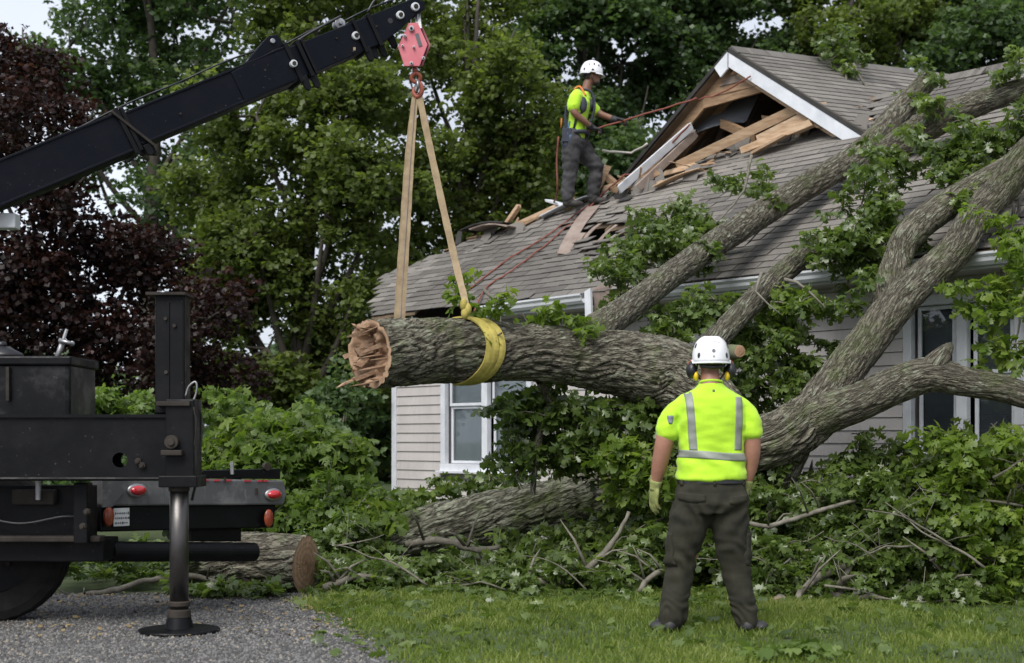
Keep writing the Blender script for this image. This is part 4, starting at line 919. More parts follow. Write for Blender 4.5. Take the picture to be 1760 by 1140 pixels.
for pts, lb in BR_:
    a, b = path(pts)
    P_, R_ = catmull(a, b, .05); mb = MB(); P_ = [p+Vector((random.gauss(0, .004), random.gauss(0, .004), random.gauss(0, .004))) for p in P_]; mb.tube(P_, [r*random.uniform(.9, 1.12) for r in R_], 9)
    for k in range(4):    # side twigs
        i = random.randint(2, len(P_)-2); d = Vector((random.uniform(-1, 1), random.uniform(-1, .3), random.uniform(.1, 1))).normalized(); L = random.uniform(.15, .5)
        mb.tube([P_[i], P_[i]+d*L*.5+Vector((0, 0, .04)), P_[i]+d*L], [R_[i]*.5, R_[i]*.35, .003], 5)
    tag(mb.build('bare_branch', M['twig'], None, smooth=True), lb, 'branch', 'bare branches lying in the brush')
# small sawn stump face on the lawn
c = W(1336, 1040, 10.35); mb = MB(); mb.tube([c+Vector((.15,.5,0)), c], [.055, .06], 14); o = mb.build('stub_log', M['twig'], None, smooth=True); tag(o, 'small sawn branch stub with an orange cut end right of the worker\'s boot', 'log')
ORI[o.name] = Vector((0, 0, 0)); ring = np.array([c+Vector((math.cos(t_)*.06*random.uniform(.8, 1.1), -.003, math.sin(t_)*.06*random.uniform(.8, 1.1))) for t_ in np.linspace(0, 2*math.pi, 16, endpoint=False)]); cut_face('sawn_face', ring, (-.2, -1, 0), o, M['splinter'], .02, .015)
# ---------------------------------------------------------------- leaf masses
def brush(name, label, cat, vols, size=.105, k=6, mat='leaf_near', parent=None, stems=.12, tmpl=T_LOBE, **kw):
    """vols: (px, py, Y, rx_px, ry_px, ry_depth_m, clusters); each heap is made of leafy sprays along curved twigs"""
    C = []; R = []; st_ = MB(); size *= .70
    for (px, py, Y, rx, ry, dp, n_) in vols:
        c = W(px, py, Y); s = Y/F; rad = (rx*s, dp, ry*s); ns_ = max(1, int(n_*(1.15 if name == 'brush_pile' else 1.45)/6)); starts = ell(c, [r*.8 for r in rad], ns_, .1); q = []
        for p in starts:
            p = Vector(p); o_ = p-c; d = Vector((o_.x/rad[0]+random.gauss(0, .8), o_.y/rad[1]*.7-.25+random.gauss(0, .6), random.gauss(.18, .65))).normalized()
            L = random.uniform(.25, .55)*min(1, .25+max(rad[2], rad[0]*.3)*1.6); pts = []; cur = p; dd = d
            for j in range(4): cur = cur+dd*L/3.2; dd = (dd+Vector((random.gauss(0, .25), random.gauss(0, .2), -.26))).normalized(); pts.append(cur)
            for j in range(6):
                t_ = j/5*3; i_ = min(2, int(t_)); pp = pts[i_].lerp(pts[i_+1], t_-i_)+Vector((random.gauss(0, .035), random.gauss(0, .035), random.gauss(0, .03)))
                if pp.z > .03: q.append(tuple(pp))
            if random.random() < max(.5, stems*5) and p.z > .03: st_.tube([p]+pts, [.009, .007, .006, .004, .002], 4, cap=False)
        q = np.array(q) if q else np.zeros((0, 3)); C.append(q)
        R.append(np.clip(.40+.16*(q[:, 2]-c.z)/(ry*s+.01)+RNG.normal(0, .20, len(q)), 0, 1))  # top light put into the colour: leaves lighter higher in the heap
    C = np.concatenate(C); R = np.concatenate(R)
    if parent is None:
        par = thing(name, label, cat, Vector((float(C[:, 0].mean()), float(C[:, 1].mean()), 0)))
        if name == 'brush_pile':      # bare boughs showing through the leaves on the near side of the heap
            for (px, py, Y, rx, ry, dp, n_) in vols:
                for q_ in range(1 if n_ > 120 else 0):
                    s = Y/F; r0_ = random.uniform(.005, .013); a_ = Vector(W(px+random.uniform(-1, 1)*rx, py+random.uniform(-.2, .9)*ry, Y-dp*random.uniform(.9, 1.25))); a_.z = max(a_.z, .04)
                    hd_ = random.choice((-1, 1)); d_ = Vector((hd_*random.uniform(.5, 1), random.uniform(-.15, .2), random.uniform(-.1, .8))).normalized(); L = random.uniform(.35, 1.0); pts_ = [a_]
                    for j in range(5): pts_.append(pts_[-1]+d_*L/5); d_ = (d_+Vector((random.gauss(0, .22), random.gauss(0, .1), random.gauss(-.05, .25)))).normalized()
                    for v_ in pts_: v_.z = max(v_.z, .02)
                    P_, R_ = catmull(pts_, [r0_, r0_*.9, r0_*.75, r0_*.6, r0_*.45, r0_*.3], .05); bb = MB(); bb.tube(P_, R_, 7)
                    for j in range(3): i_ = random.randint(1, len(P_)-2); dd_ = Vector((random.gauss(0, 1), random.gauss(0, .4), random.uniform(0, 1))).normalized(); bb.tube([P_[i_], P_[i_]+dd_*.10+Vector((0, 0, .01)), P_[i_]+dd_*random.uniform(.15, .3)], [R_[i_]*.6, R_[i_]*.4, .002], 5)
                    bb.build('branch', M['twig'], par, smooth=True)
    else: par = parent
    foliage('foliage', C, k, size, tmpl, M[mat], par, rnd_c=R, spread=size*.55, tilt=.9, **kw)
    if st_.v: tag(st_.build('twigs', M['twig'], par, smooth=True), kind='stuff')
    return par
# leaves still on the fallen tree
brush(None, None, None, [
 (905,690,11.9,35,30,.25,45),(960,720,11.9,70,60,.35,130),(1050,740,12.0,80,70,.4,170),(1120,700,12.2,60,60,.3,90),(900,770,11.9,30,40,.3,40),(990,765,12,70,26,.4,55),(1130,770,12.1,60,50,.4,80),
 (1180,545,12.6,60,30,.25,50),(1240,520,12.7,50,25,.2,30),(1150,580,12.2,40,16,.15,20),(1310,600,12.3,55,50,.3,80),(1300,670,12.2,60,50,.3,90),(1370,640,12.3,50,30,.25,45),(1410,610,12.3,25,15,.15,10),(1330,560,12.4,60,25,.2,30)],
 parent=ft, size=.115, mat='leaf_near')
brush(None, None, None, [
 (1150,370,13.9,50,26,.2,30),(1110,440,13.4,55,34,.25,60),(1060,470,13.2,30,22,.2,26),(1210,385,14.0,50,24,.25,34),(1160,430,13.4,50,26,.2,34),(1240,330,14.5,30,18,.15,16),(1330,320,14.7,28,16,.15,18),(1060,510,13.0,25,16,.15,14),(1140,400,13.7,60,34,.2,34),
 (1500,330,12.6,40,40,.3,50),(1465,405,12.3,45,40,.3,80),(1530,390,12.2,35,40,.3,40),(1510,270,12.9,25,25,.2,20),(1450,440,12.3,45,25,.2,50),(1530,290,13,20,20,.2,15),
 (1560,170,14.9,30,16,.12,14),(1620,190,13.9,30,20,.15,16),(1660,350,12.0,26,18,.12,12),(1490,480,11.7,22,16,.1,9),(1400,520,12.0,30,18,.12,12),(1460,540,12.1,22,16,.1,8),(1230,420,13.1,26,14,.1,9),(1330,340,14.0,24,14,.1,8),
 (1600,260,12.9,45,30,.3,40),(1680,240,12.8,55,34,.3,56),(1745,220,12.6,35,40,.3,40),(1650,300,12.5,50,16,.25,26),(1740,125,13.4,45,16,.3,22),(1600,130,15.0,22,20,.12,16),
 (1420,90,17.5,26,30,.2,30),(1450,65,17.5,22,25,.2,20),(1440,115,17.3,30,14,.2,18),(1480,105,17.3,16,8,.1,8)],
 parent=ft, size=.105, mat='leaf_near')
brush(None, None, None, [
 (1745,420,11.2,25,50,.25,40),(1735,520,11.1,28,50,.25,36),(1738,610,10.9,18,34,.15,20),(1785,740,10.8,26,30,.2,20),(1695,505,11.2,24,18,.15,10),(1375,500,12.1,30,16,.12,12),(1340,520,12.1,28,25,.12,12),(1400,535,12.1,14,12,.08,6),(1420,530,12.1,14,12,.08,5),(1690,620,10.9,12,10,.08,3),
 (850,522,11.25,18,10,.10,9),(862,560,11.1,7,26,.05,8),(805,505,11.4,18,10,.08,5),(960,548,11.6,28,14,.12,14),(1000,548,11.6,20,12,.12,10),(900,540,11.8,18,8,.1,6),(785,495,11.5,18,16,.12,6)],
 parent=ft, size=.11, mat='leaf_yellow', stems=.3)
# hanging twigs on the fallen tree
tw = MB()
for pts in [[(1310,470),(1300,500),(1340,540)],[(1340,330),(1310,390),(1285,420)],[(1290,270),(1270,340),(1210,400),(1165,450)],[(1150,340),(1180,400),(1160,440)],[(1455,130),(1450,160),(1422,190)],[(1465,110),(1500,170),(1510,215)],[(960,650),(950,720),(925,770),(918,860)],[(1350,480),(1390,500),(1420,530)],[(1760,330),(1730,420),(1715,520)],[(1740,350),(1755,500),(1740,640)],[(830,500),(855,530),(866,590)],[(1250,700),(1100,720),(1010,790)],[(1240,720),(1130,740),(1080,800)]]:
    Yb = 12.0 if pts[0][1] > 300 else 14.6
    if pts[0][0] in (1455, 1465): Yb = 17.2
    if pts[0][0] in (1340, 1290, 1150): Yb = 14.0
    P_, R_ = catmull([W(a, b, Yb-.1*i) for i, (a, b) in enumerate(pts)], [.016, .011, .006, .004][:len(pts)], .08); tw.tube([p+Vector((random.gauss(0, .008), 0, random.gauss(0, .008))) for p in P_], R_, 6)
tw.build('twigs', M['twig'], ft, smooth=True, kind='stuff')
# growing shrub left of the house
brush('leafy_shrub', 'bright green leafy shrub growing between the truck and the house corner', 'shrub', [
 (500,770,13.0,60,50,.5,170),(420,800,13.2,70,50,.5,150),(540,800,13.0,50,45,.5,140),(590,890,12.9,45,34,.4,110),(480,860,12.8,110,60,.6,300),(550,880,12.6,90,56,.6,290),(380,780,13.4,40,30,.4,50),(460,740,13.2,25,25,.3,22),(520,740,13.1,30,30,.3,35),(625,860,13.0,20,14,.2,12)],
 size=.125, mat='leaf_shrub', stems=.2)
brush('bright_shoots', 'pale yellow green shoots standing above the leafy shrub', 'shrub', [(470,745,12.9,30,22,.3,26),(530,750,12.8,30,25,.3,30),(590,775,12.7,25,25,.25,24),(420,770,13,25,25,.3,24),(640,865,12.3,30,16,.2,18),(690,850,13.6,20,20,.15,10)], size=.16, mat='leaf_yellow', stems=.4, el=(-1.2,.2))
brush('low_bush', 'small bush behind the truck tank under the purple tree', 'shrub', [(190,690,15.5,60,25,.5,110),(270,700,15.5,40,25,.5,60),(150,720,15.4,60,30,.5,90),(400,720,16.5,50,40,.5,90)], size=.12, mat='leaf_shrub')
brush('hedge_row', 'dark low growth filling the gap under the trees left of the house', 'hedge', [(430,800,15.8,120,60,.6,380),(550,790,16.5,80,60,.6,330),(250,830,15,160,60,.6,330),(60,800,16,160,80,.6,330),(590,700,18.6,45,50,.5,160)], size=.13, mat='leaf_dark', tmpl=T_MID, stems=.03)
# the brush pile, in heaps
brush('brush_pile', 'heap of torn leafy branches covering the left end of the mossy log', 'brush', [
 (610,935,12.0,55,38,.4,170),(720,985,11.7,90,24,.35,170),(585,965,11.8,40,40,.3,90),(640,1000,11.3,100,28,.35,190),(690,885,13.5,70,22,.3,90)],
 size=.11)
brush('brush_pile', 'heap of leafy branches in front of the middle of the mossy log', 'brush', [
 (820,1000,11.6,90,26,.35,180),(930,990,11.6,90,28,.35,190),(860,1010,11.2,120,22,.35,200),(850,955,12.4,120,12,.3,110),(980,950,12.3,80,16,.3,80),(1000,1000,11.3,80,26,.35,150),(1000,930,12.2,50,14,.2,40),(820,838,14.0,70,22,.3,70),(960,800,14.0,70,22,.3,60)],
 size=.11)
brush('brush_pile', 'leafy heap just left of the standing worker', 'brush', [
 (1110,920,11.9,50,50,.4,210),(1120,960,11.5,70,50,.4,230),(1070,1000,11.2,70,26,.3,110),(1110,850,12.3,30,30,.3,50),(1180,930,11.6,60,80,.4,200)],
 size=.11)
brush('sapling', 'bright yellow green leafy sprig standing left of the worker', 'branch', [(1075,785,11.5,40,28,.3,50),(1105,830,11.4,28,36,.25,46)], size=.12, mat='leaf_yellow', stems=.3)
brush('brush_pile', 'leafy heap between the worker\'s right side and the fallen limb', 'brush', [
 (1330,880,11.5,70,60,.4,290),(1400,910,11.4,90,60,.4,340),(1350,960,11.0,80,40,.35,210),(1240,940,11.5,60,60,.35,150),(1440,970,10.9,80,36,.35,180),(1300,810,11.7,35,30,.3,60)],
 size=.10)
brush('brush_pile', 'large leafy heap under the right window', 'brush', [
 (1500,870,11.4,80,60,.4,330),(1600,860,11.2,90,60,.4,360),(1540,930,11.0,90,50,.35,280),(1480,810,11.6,45,36,.25,55),(1560,795,11.5,50,28,.25,50),(1640,940,10.9,90,40,.35,230)],
 size=.105)
brush('brush_pile', 'bright leafy heap at the right edge below the window', 'brush', [
 (1660,800,10.9,60,60,.3,190),(1730,830,10.8,50,70,.3,190),(1700,900,10.7,70,50,.35,230),(1740,960,10.6,60,40,.3,150),(1800,880,10.8,50,90,.3,200),(1640,850,11,60,50,.3,150)],
 size=.105, mat='leaf_yellow')
brush('brush_pile', 'thin fringe of torn leaves along the foot of the heap at the right', 'brush', [(1500,1010,10.7,120,26,.25,180),(1650,1020,10.5,120,26,.25,190),(1560,1050,10.35,140,14,.25,90),(1380,1030,10.6,60,20,.2,60)], size=.09)
n = 16; px = RNG.uniform(1270, 1420, n); Y = RNG.uniform(7.62, 7.85, n); C = np.stack([(px-880)/F*Y, Y, RNG.uniform(.04, .07, n)], 1)
tag(foliage('torn_leaves', C, 4, .085, T_LOBE, M['leaf_shrub'], None, el=(-.1,.3), tilt=.5), 'blurred torn leaf sprig lying on the lawn nearest the camera', 'leaves', kind='stuff')
# leaves strewn over the lawn and gravel
n = 900; px = RNG.uniform(520, 1800, n); Y = 10.9-3.3*RNG.uniform(0, 1, n)**2.6; C = np.stack([(px-880)/F*Y, Y, RNG.uniform(.03, .07, n)], 1)
tag(foliage('strewn_leaves', C, 1, .075, T_LOBE, M['leaf_near'], None, el=(-.2,.3), tilt=.5), 'torn green leaves strewn over the lawn', 'leaves', kind='stuff')
n = 300; px = RNG.uniform(60, 620, n); Y = 10.9-2.4*RNG.uniform(0, 1, n)**1.5; C = np.stack([(px-880)/F*Y, Y, RNG.uniform(.015, .03, n)], 1)
tag(foliage('leaf_litter', C, 1, .035, T_FAR, simple('dry_litter', (.16,.11,.05), (.25,.19,.09), 20, .8, .2), None, el=(-.1,.1), tilt=.3), 'small dry leaf litter on the gravel', 'leaves', kind='stuff')
n = 40; px = RNG.uniform(300, 480, n); Y = RNG.uniform(10.6, 11.0, n); C = np.stack([(px-880)/F*Y, Y, RNG.uniform(.02, .09, n)], 1)
tag(foliage('weeds', C, 6, .09, T_LOBE, M['leaf_near'], None, el=(0,.8)), 'low weeds growing at the gravel edge behind the jack', 'weeds', kind='stuff')
n = 90; px = RNG.uniform(100, 330, n); Y = RNG.uniform(11, 12.5, n); C = np.stack([(px-880)/F*Y, Y, RNG.uniform(.05, .3, n)], 1)
tag(foliage('weeds', C, 6, .09, T_LOBE, M['leaf_near'], None, el=(0,.8)), 'low weeds behind the truck tyre', 'weeds', kind='stuff')
# ---------------------------------------------------------------- crane truck
ct = thing('crane_truck', 'black crane truck seen from its rear corner with an extended outrigger and raised boom', 'crane truck', (-3.4, 9.3, 0))
def pbox(name, x0, y0, x1, y1, Y, dep, mat='black', bevel=.006, parent=ct, yaw=0):
    """box whose front face spans these pixels at distance Y, dep metres thick"""
    a = W(x0, y1, Y); b = W(x1, y0, Y); mb = MB(); mb.box(((a.x+b.x)/2, Y+dep/2, (a.z+b.z)/2), (b.x-a.x, dep, b.z-a.z), Matrix.Rotation(yaw, 3, 'Z') if yaw else None)
    return mb.build(name, M[mat], parent, bevel=bevel)
# outrigger beam: long box girder with an open hand hole near its end
yb = 8.75
a = W(-500, 822, yb); b = W(292, 716, yb); hx, hz, hr = W(206, 791, yb).x, W(206, 791, yb).z, 13*yb/F
mb = MB()
def plate_with_hole(mb, x0, z0, x1, z1, y, th, cx, cz, r, n=24):
    sq = [(x1, cz), (x1, z1), (cx, z1), (x0, z1), (x0, cz), (x0, z0), (cx, z0), (x1, z0)]; ring = [(cx+r*math.cos(2*math.pi*i/n), cz+r*math.sin(2*math.pi*i/n)) for i in range(n)]
    q = n//8
    for k in range(8):
        A, B = sq[k], sq[(k+1) % 8]; idx = [(k*q+j) % n for j in range(q+1)]; m_ = ((A[0]+B[0])/2, (A[1]+B[1])/2)
        pts = [A, B]+[ring[i] for i in idx[::-1]]; mb.prism([(p[0], y, p[1]) for p in pts], (0, th, 0))
for yy in (yb, yb+.19): plate_with_hole(mb, hx-.2, a.z, b.x, b.z, yy, .012, hx, hz, hr)
for yy in (yb, yb+.19): mb.box(((a.x+hx-.2)/2, yy+.006, (a.z+b.z)/2), (hx-.2-a.x, .012, b.z-a.z))
mb.box(((a.x+b.x)/2, yb+.10, b.z-.007), (b.x-a.x, .175, .012)); mb.box(((a.x+b.x)/2, yb+.10, a.z+.007), (b.x-a.x, .175, .012))
mb.box(((a.x+hx-.25)/2, yb+.10, (a.z+b.z)/2), (.012, .17, b.z-a.z-.03))
beam = mb.build('outrigger_beam', M['black'], ct)
mb = MB(); mb.tube([(a.x, yb-.004, a.z-.004), (b.x+.12, yb-.004, a.z-.004)], .013, 8); mb.box(((a.x+b.x)/2, yb-.004, b.z+.003), (b.x-a.x, .03, .02)); mb.build('beam_flange', M['black'], beam)
# gusset end and sleeve around the jack
sl = pbox('jack_sleeve', 284, 686, 334, 836, yb-.03, .22, 'black', .01)
pbox('sleeve_cap', 268, 690, 326, 698, yb-.05, .26, 'mudsteel', .004, sl); pbox('sleeve_flange', 272, 818, 338, 838, yb-.06, .28, 'black', .006, sl)
c = W(296, 760, yb-.045); mb = MB(); mb.cyl(c+Vector((0, .03, 0)), c+Vector((0, -.03, 0)), .042, 20); mb.cyl(c+Vector((0, -.03, 0)), c+Vector((0, -.045, 0)), .022, 12); mb.build('pivot_pin', M['mudsteel'], sl, bevel=.003)
pbox('lug', 276, 774, 312, 783, yb-.09, .06, 'mudsteel', .004, sl)
mb = MB(); c = W(330, 676, yb); P_, R_ = catmull([c+Vector((-.04, 0, -.02)), c+Vector((-.02, 0, .04)), c+Vector((.02, 0, .07)), c+Vector((.03, 0, .03)), c+Vector((.01, 0, -.04)), c+Vector((-.03, 0, -.05))], [.006]*6, .01); mb.tube(P_, R_, 8); mb.build('lifting_ring', M['steel'], sl, smooth=True)
mb = MB(); P_, R_ = catmull([W(333, 700, yb-.05), W(337, 730, yb-.06), W(334, 770, yb-.06)], [.004]*3, .02); mb.tube(P_, R_, 6); mb.build('chain', M['mudsteel'], sl, smooth=True)
# vertical outer box above the beam
jb = pbox('jack_housing', 266, 505, 317, 712, yb+.02, .17, 'black', .012)
pbox('top_plate', 250, 502, 318, 507, yb-.02, .25, 'mudsteel', .002, jb)
pbox('weld_strip', 287, 520, 291, 700, yb+.012, .01, 'black', .002, jb)
for (x, y) in [(285, 548), (300, 560), (286, 640)]: c = W(x, y, yb+.015); mb = MB(); mb.cyl(c, c+Vector((0, -.012, 0)), .012, 6); mb.build('bolt', M['mudsteel'], jb)
# hydraulic jack: polished cylinder, clamp ring, boot and round foot plate
yc = yb+.05; cx = W(308, 900, yc).x; za = W(0, 836, yc).z
jk = MB(); jk.cyl((cx, yc, .14), (cx, yc, za+.05), .058, 40); jack = jk.build('jack_cylinder', M['chrome'], ct, smooth=False)
for p in jack.data.polygons: p.use_smooth = len(p.vertices) == 4
mb = MB(); mb.tube([(cx, yc, .165), (cx, yc, .17), (cx, yc, .195), (cx, yc, .20)], [.059, .068, .068, .059], 32); mb.build('clamp_ring', M['mudsteel'], jack, bevel=.003); mb = MB(); mb.tube([(cx, yc, .10), (cx, yc, .145), (cx, yc, .15)], [.075, .070, .059], 32); mb.build('clamp_ring', M['mudsteel'], jack, bevel=.003); mb = MB(); mb.tube([(cx, yc, za-.03), (cx, yc, za+.02)], [.064, .064], 32); mb.build('seal_ring', M['mudsteel'], jack, bevel=.003)
mb = MB(); mb.tube([(cx, yc, .008), (cx, yc, .02), (cx, yc, .028), (cx, yc, .034), (cx, yc, .10)], [.235, .25, .245, .09, .072], 48); mb.build('foot_plate', M['black'], ct)
# truck rear: frame runs back to the left; rear face turned to the right
RF = Vector((-2.70, 9.3, 0)); RD = Vector((.67, .742, 0)).normalized(); RB = Vector((-.742, .67, 0)).normalized()
def T(s, z, b=0): return RF+RD*s+RB*b+Vector((0, 0, z))
MT = Matrix((RD, -RB, (0, 0, 1))).transposed()
def s_at(px):
    k = (px-880)/F; return (k*RF.y-RF.x)/(RD.x-k*RD.y)
s0, s1 = s_at(178), s_at(488)
def zz(px, py): s = s_at(px); return CH+(HY-py)/F*(RF+RD*s).y
z0, z1 = zz(230, 868), zz(230, 822)
mb = MB(); prof = [(s0, zz(178,870)), (s1, zz(488,868)), (s1+.03, zz(488,850)), (s1, zz(488,826)), (s0, zz(178,820))]; mb.prism([T(s, z, 0) for s, z in prof], RB*.16); bump_ = mb.build('rear_bumper', M['greypaint'], ct, bevel=.012)
mb = MB(); mb.prism([T(s0-.01, z0-.01, -.008), T(s0+.06, z0-.01, -.010), T(s0+.14, z1-.10, -.010), T(s0+.12, z1+.012, -.010), T(s0-.01, z1+.012, -.008)], RB*.02); mb.build('corner_plate', M['greypaint'], bump_, bevel=.004)
for (px, py, w) in [(234, 843, 15), (468, 850, 12)]:
    s = s_at(px); z = zz(px, py); Y = (RF+RD*s).y; r = w*Y/F; c = T(s, z, -.012)
    hb = MB(); hb.ball(c, (.077, .022, .046), 24, 10, MT); ho = hb.build('lamp_housing', M['steel'], bump_, smooth=True)
    lb = MB(); lb.ball(c-RB*.012, (.060, .034, .033), 24, 12, MT); lb.build('tail_light', M['redlens'], bump_, smooth=True)
for px in (447, 425, 392, 352, 372, 455): s = s_at(px); mb = MB(); c = T(s, zz(px, 825+(px-350)*.012)-.002, -.004); mb.box(c, (.055, .006, .012), MT); mb.build('tape_strip', M['redtape'], bump_)
mb = MB(); mb.box(T(s_at(440), z0+.06, -.01), (.012, .01, .05), MT); mb.box(T(s_at(385), z1-.03, -.01), (.01, .01, .04), MT); mb.build('scratch', M['mudsteel'], bump_)
# deck edge above the bumper, crossmember, lower lamps
d0 = T(s_at(335), 0, .02); mb = MB(); mb.prism([T(s_at(322), zz(322,822), .04), T(s1+.0, zz(488,824), .04), T(s1+.0, zz(488,806), .04), T(s_at(322), zz(322,810), .04)], RB*.10); dk_ = mb.build('deck_edge', M['black'], ct, bevel=.004)
mb = MB(); c = T(s_at(402), z1+.05, .02); mb.cyl(c+Vector((0,0,-.04)), c+Vector((0,0,.05)), .014, 10); mb.build('pin', M['steel'], dk_)
mb = MB(); c = T(s_at(463), z1+.06, .05); mb.cyl(c, c-RB*.03, .03, 12); mb.build('bolt', M['mudsteel'], dk_)
mb = MB(); mb.prism([T(s0+.0, zz(178,915), .04), T(s1-.06, zz(470,908), .04), T(s1-.04, zz(475,868), .04), T(s0+.0, zz(178,869), .04)], RB*.35); cm = mb.build('crossmember', M['black'], ct, bevel=.01)
mb = MB(); mb.prism([T(s_at(345), zz(345,932), .10), T(s_at(430), zz(430,932), .10), T(s_at(430), zz(430,909), .10), T(s_at(345), zz(345,909), .10)], RB*.3); mb.build('under_bracket', M['black'], cm, bevel=.008)
for (px, py, rx, rz_) in [(187, 888, 11, 18), (462, 891, 9, 16)]:
    s = s_at(px); Y = (RF+RD*s).y; c = T(s, zz(px, py), -.0); lb = MB(); lb.ball(c, (.040, .02, .066), 20, 12, MT); lb.build('marker_light', M['orangelens'], cm, smooth=True)
s = s_at(211); Y = (RF+RD*s).y; c = T(s, zz(211, 889), .015); mb = MB(); mb.box(c, (.12, .006, .12), MT); pl = mb.build('number_plate', M['plate'], cm, bevel=.002)
mb = MB(); random.seed(8)
for r in range(3):
    x = -.05
    while x < .045: w = random.uniform(.006, .014); mb.box(c+RD*(x+w/2)-RB*.0045+Vector((0, 0, .025-r*.032)), (w, .001, random.uniform(.008, .018)), MT); x += w+.006
mb.build('plate_print', M['ink'], pl)
# lower bumper tube and muddy frame bits
mb = MB(); za_, zb_ = zz(200, 947), zz(430, 949); mb.tube([T(s_at(186), za_, -.02)+Vector((-3.0,-.1,0)), T(s_at(186), za_, -.02)], .066, 20); mb.build('step_tube', M['mudsteel'], ct)
mb = MB(); mb.tube([T(s_at(186), za_, -.02), T(s_at(434), zb_, -.02)], .068, 24); mb.build('lower_tube', M['black'], ct, bevel=.004)
for (x0, y0, x1, y1, d, dep, m_, nm) in [(-300, 835, 152, 930, .30, .2, 'black', 'chassis_rail'), (20, 842, 92, 868, .22, .1, 'mudsteel', 'axle_bracket'), (126, 830, 150, 935, .12, .12, 'black', 'frame_post'), (-300, 928, 178, 966, .30, .35, 'black', 'undercarriage_fill'), (-300, 922, 172, 932, .18, .12, 'mudsteel', 'spring_pack')]:  # the wide black box fills in the shadow under the truck
    pbox(nm, x0, y0, x1, y1, yb+d, dep, m_, .008)
c = W(66, 832, yb+.2); mb = MB(); mb.cyl(c+Vector((0,0,.03)), c+Vector((0,0,-.10)), .018, 12); mb.build('shock_mount', M['steel'], ct)
for (x, y) in [(238, 793), (150, 880), (143, 905), (245, 800)]: c = W(x, y, yb-.005); mb = MB(); mb.cyl(c+Vector((0,.02,0)), c+Vector((0, -.018, 0)), .022, 6); mb.cyl(c+Vector((0,-.018,0)), c+Vector((0, -.03, 0)), .012, 10); mb.build('bolt', M['mudsteel'], ct, bevel=.002)
# hoses and small fittings
for pts in [[(-60,880,8.98),(30,900,8.95),(110,888,8.95),(150,892,9.0)], [(322,700,8.75),(345,712,8.9),(342,800,8.9),(330,860,8.95)]]:
    mb = MB(); P_, R_ = catmull([W(*p) for p in pts], [.009]*len(pts), .04); mb.tube(P_, R_, 8); mb.build('hose', M['plastic_black'], ct, smooth=True)
# wheel
wc = W(20, 940, 9.75); R_w = wc.z; wc = Vector((-3.30, 9.40, R_w)); wd = Vector((-.954*0+.18, -.98, 0)).normalized()
wr = .49; wc.z = wr; wc.x = W(110, 970, 9.40).x-wr+.03
mb = MB(); n = 64; ax_ = Vector((.12, -.99, 0)).normalized(); u = Vector((0, 0, 1)); v = ax_.cross(u); prof = [(-.15, .30), (-.15, .42), (-.13, .475), (-.10, .49), (-.055, .492), (-.05, .478), (-.04, .478), (-.035, .493), (.035, .493), (.04, .478), (.05, .478), (.055, .492), (.10, .49), (.13, .475), (.15, .42), (.15, .30)]
vs = []; fs = []
for i in range(n):
    an = 2*math.pi*i/n; d = u*math.cos(an)+v*math.sin(an)
    for (x, r) in prof: vs.append(wc+ax_*x+d*(r-(.006 if i % 2 and .47 < r and abs(x) > .05 else 0)))
m_ = len(prof)
for i in range(n):
    for k in range(m_): fs.append((i*m_+k, ((i+1) % n)*m_+k, ((i+1) % n)*m_+(k+1) % m_, i*m_+(k+1) % m_))
mb.add(vs, fs); wh = mb.build('wheel', M['rubber'], ct); mb = MB(); mb.cyl(wc+ax_*.02, wc+ax_*.06, .30, 32); mb.cyl(wc+ax_*.05, wc+ax_*.16, .09, 16); mb.build('rim', M['black'], wh)
for k in range(8): d = u*math.cos(k*.785)+v*math.sin(k*.785); mb = MB(); mb.cyl(wc+ax_*.055+d*.15, wc+ax_*.09+d*.15, .016, 6); mb.build('wheel_nut', M['mudsteel'], wh)
# tank with cap and valve handle
tk = pbox('tank', -300, 622, 120, 722, 9.35, .6, 'tankpaint', .03)
pbox('tank_lip', -300, 612, 122, 628, 9.33, .64, 'black', .012, tk)
mb = MB(); c = W(8, 600, 9.6); mb.tube([c+Vector((0,0,-.06)), c+Vector((0,0,-.03)), c+Vector((0,0,0)), c+Vector((0,0,.015))], [.13, .12, .06, .04], 24); mb.tube([c+Vector((-.02,0,.01)), c+Vector((-.02,0,.04)), c+Vector((-.02,0,.05))], [.035, .035, .02], 14); mb.build('filler_cap', M['plastic_black'], tk, smooth=True)
mb = MB(); mb.box(W(14, 660, 9.33), (.02, .03, .22)); mb.build('tank_strap', M['mudsteel'], tk)
p, q = W(95, 626, 9.4), W(115, 566, 9.4); mb = MB(); mb.tube([p, p.lerp(q, .65), p.lerp(q, .66), q], [.018, .018, .012, .010], 12); mb.tube([W(102, 585, 9.38), W(127, 592, 9.38)], [.016, .014], 10); mb.ring(W(124, 591, 9.38), (0, 1, 0), .012, .007, 14); mb.build('valve_handle', M['steel'], tk, smooth=True)
# ------------------------------------------------ boom
BP, BQ = W(0, 320, 10.3), W(700, 32, 11.6); bt = (BQ-BP).normalized(); bs = bt.cross(Vector((0, 0, 1))).normalized(); bu = bs.cross(bt).normalized()   # bs points to the camera side
if bs.y > 0: bs = -bs
def s_px(px):
    lo, hi = -4.0, 6.0
    for _ in range(40):
        m_ = (lo+hi)/2; p = BP+bt*m_
        if 880+F*p.x/p.y < px: lo = m_
        else: hi = m_
    return lo
def B(s, h, w): return BP+bt*s+bu*h+bs*w
boom = None
def section(name, x0, x1, hh, w, mat='boompaint', parent=ct, hoff=0, bev=.012):
    a, b = s_px(x0), s_px(x1); mb = MB(); pr = [(-hh/2+hoff, -w/2), (-hh/2+hoff, w/2), (hh/2+hoff, w/2), (hh/2+hoff, -w/2)]
    mb.prism([B(a, h, q) for h, q in pr], bt*(b-a)); return mb.build(name, M[mat], parent, bevel=bev)
boom = section('boom', -700, 222, .305, .34)
bsec = section('boom_section', 215, 500, .268, .29, parent=boom)
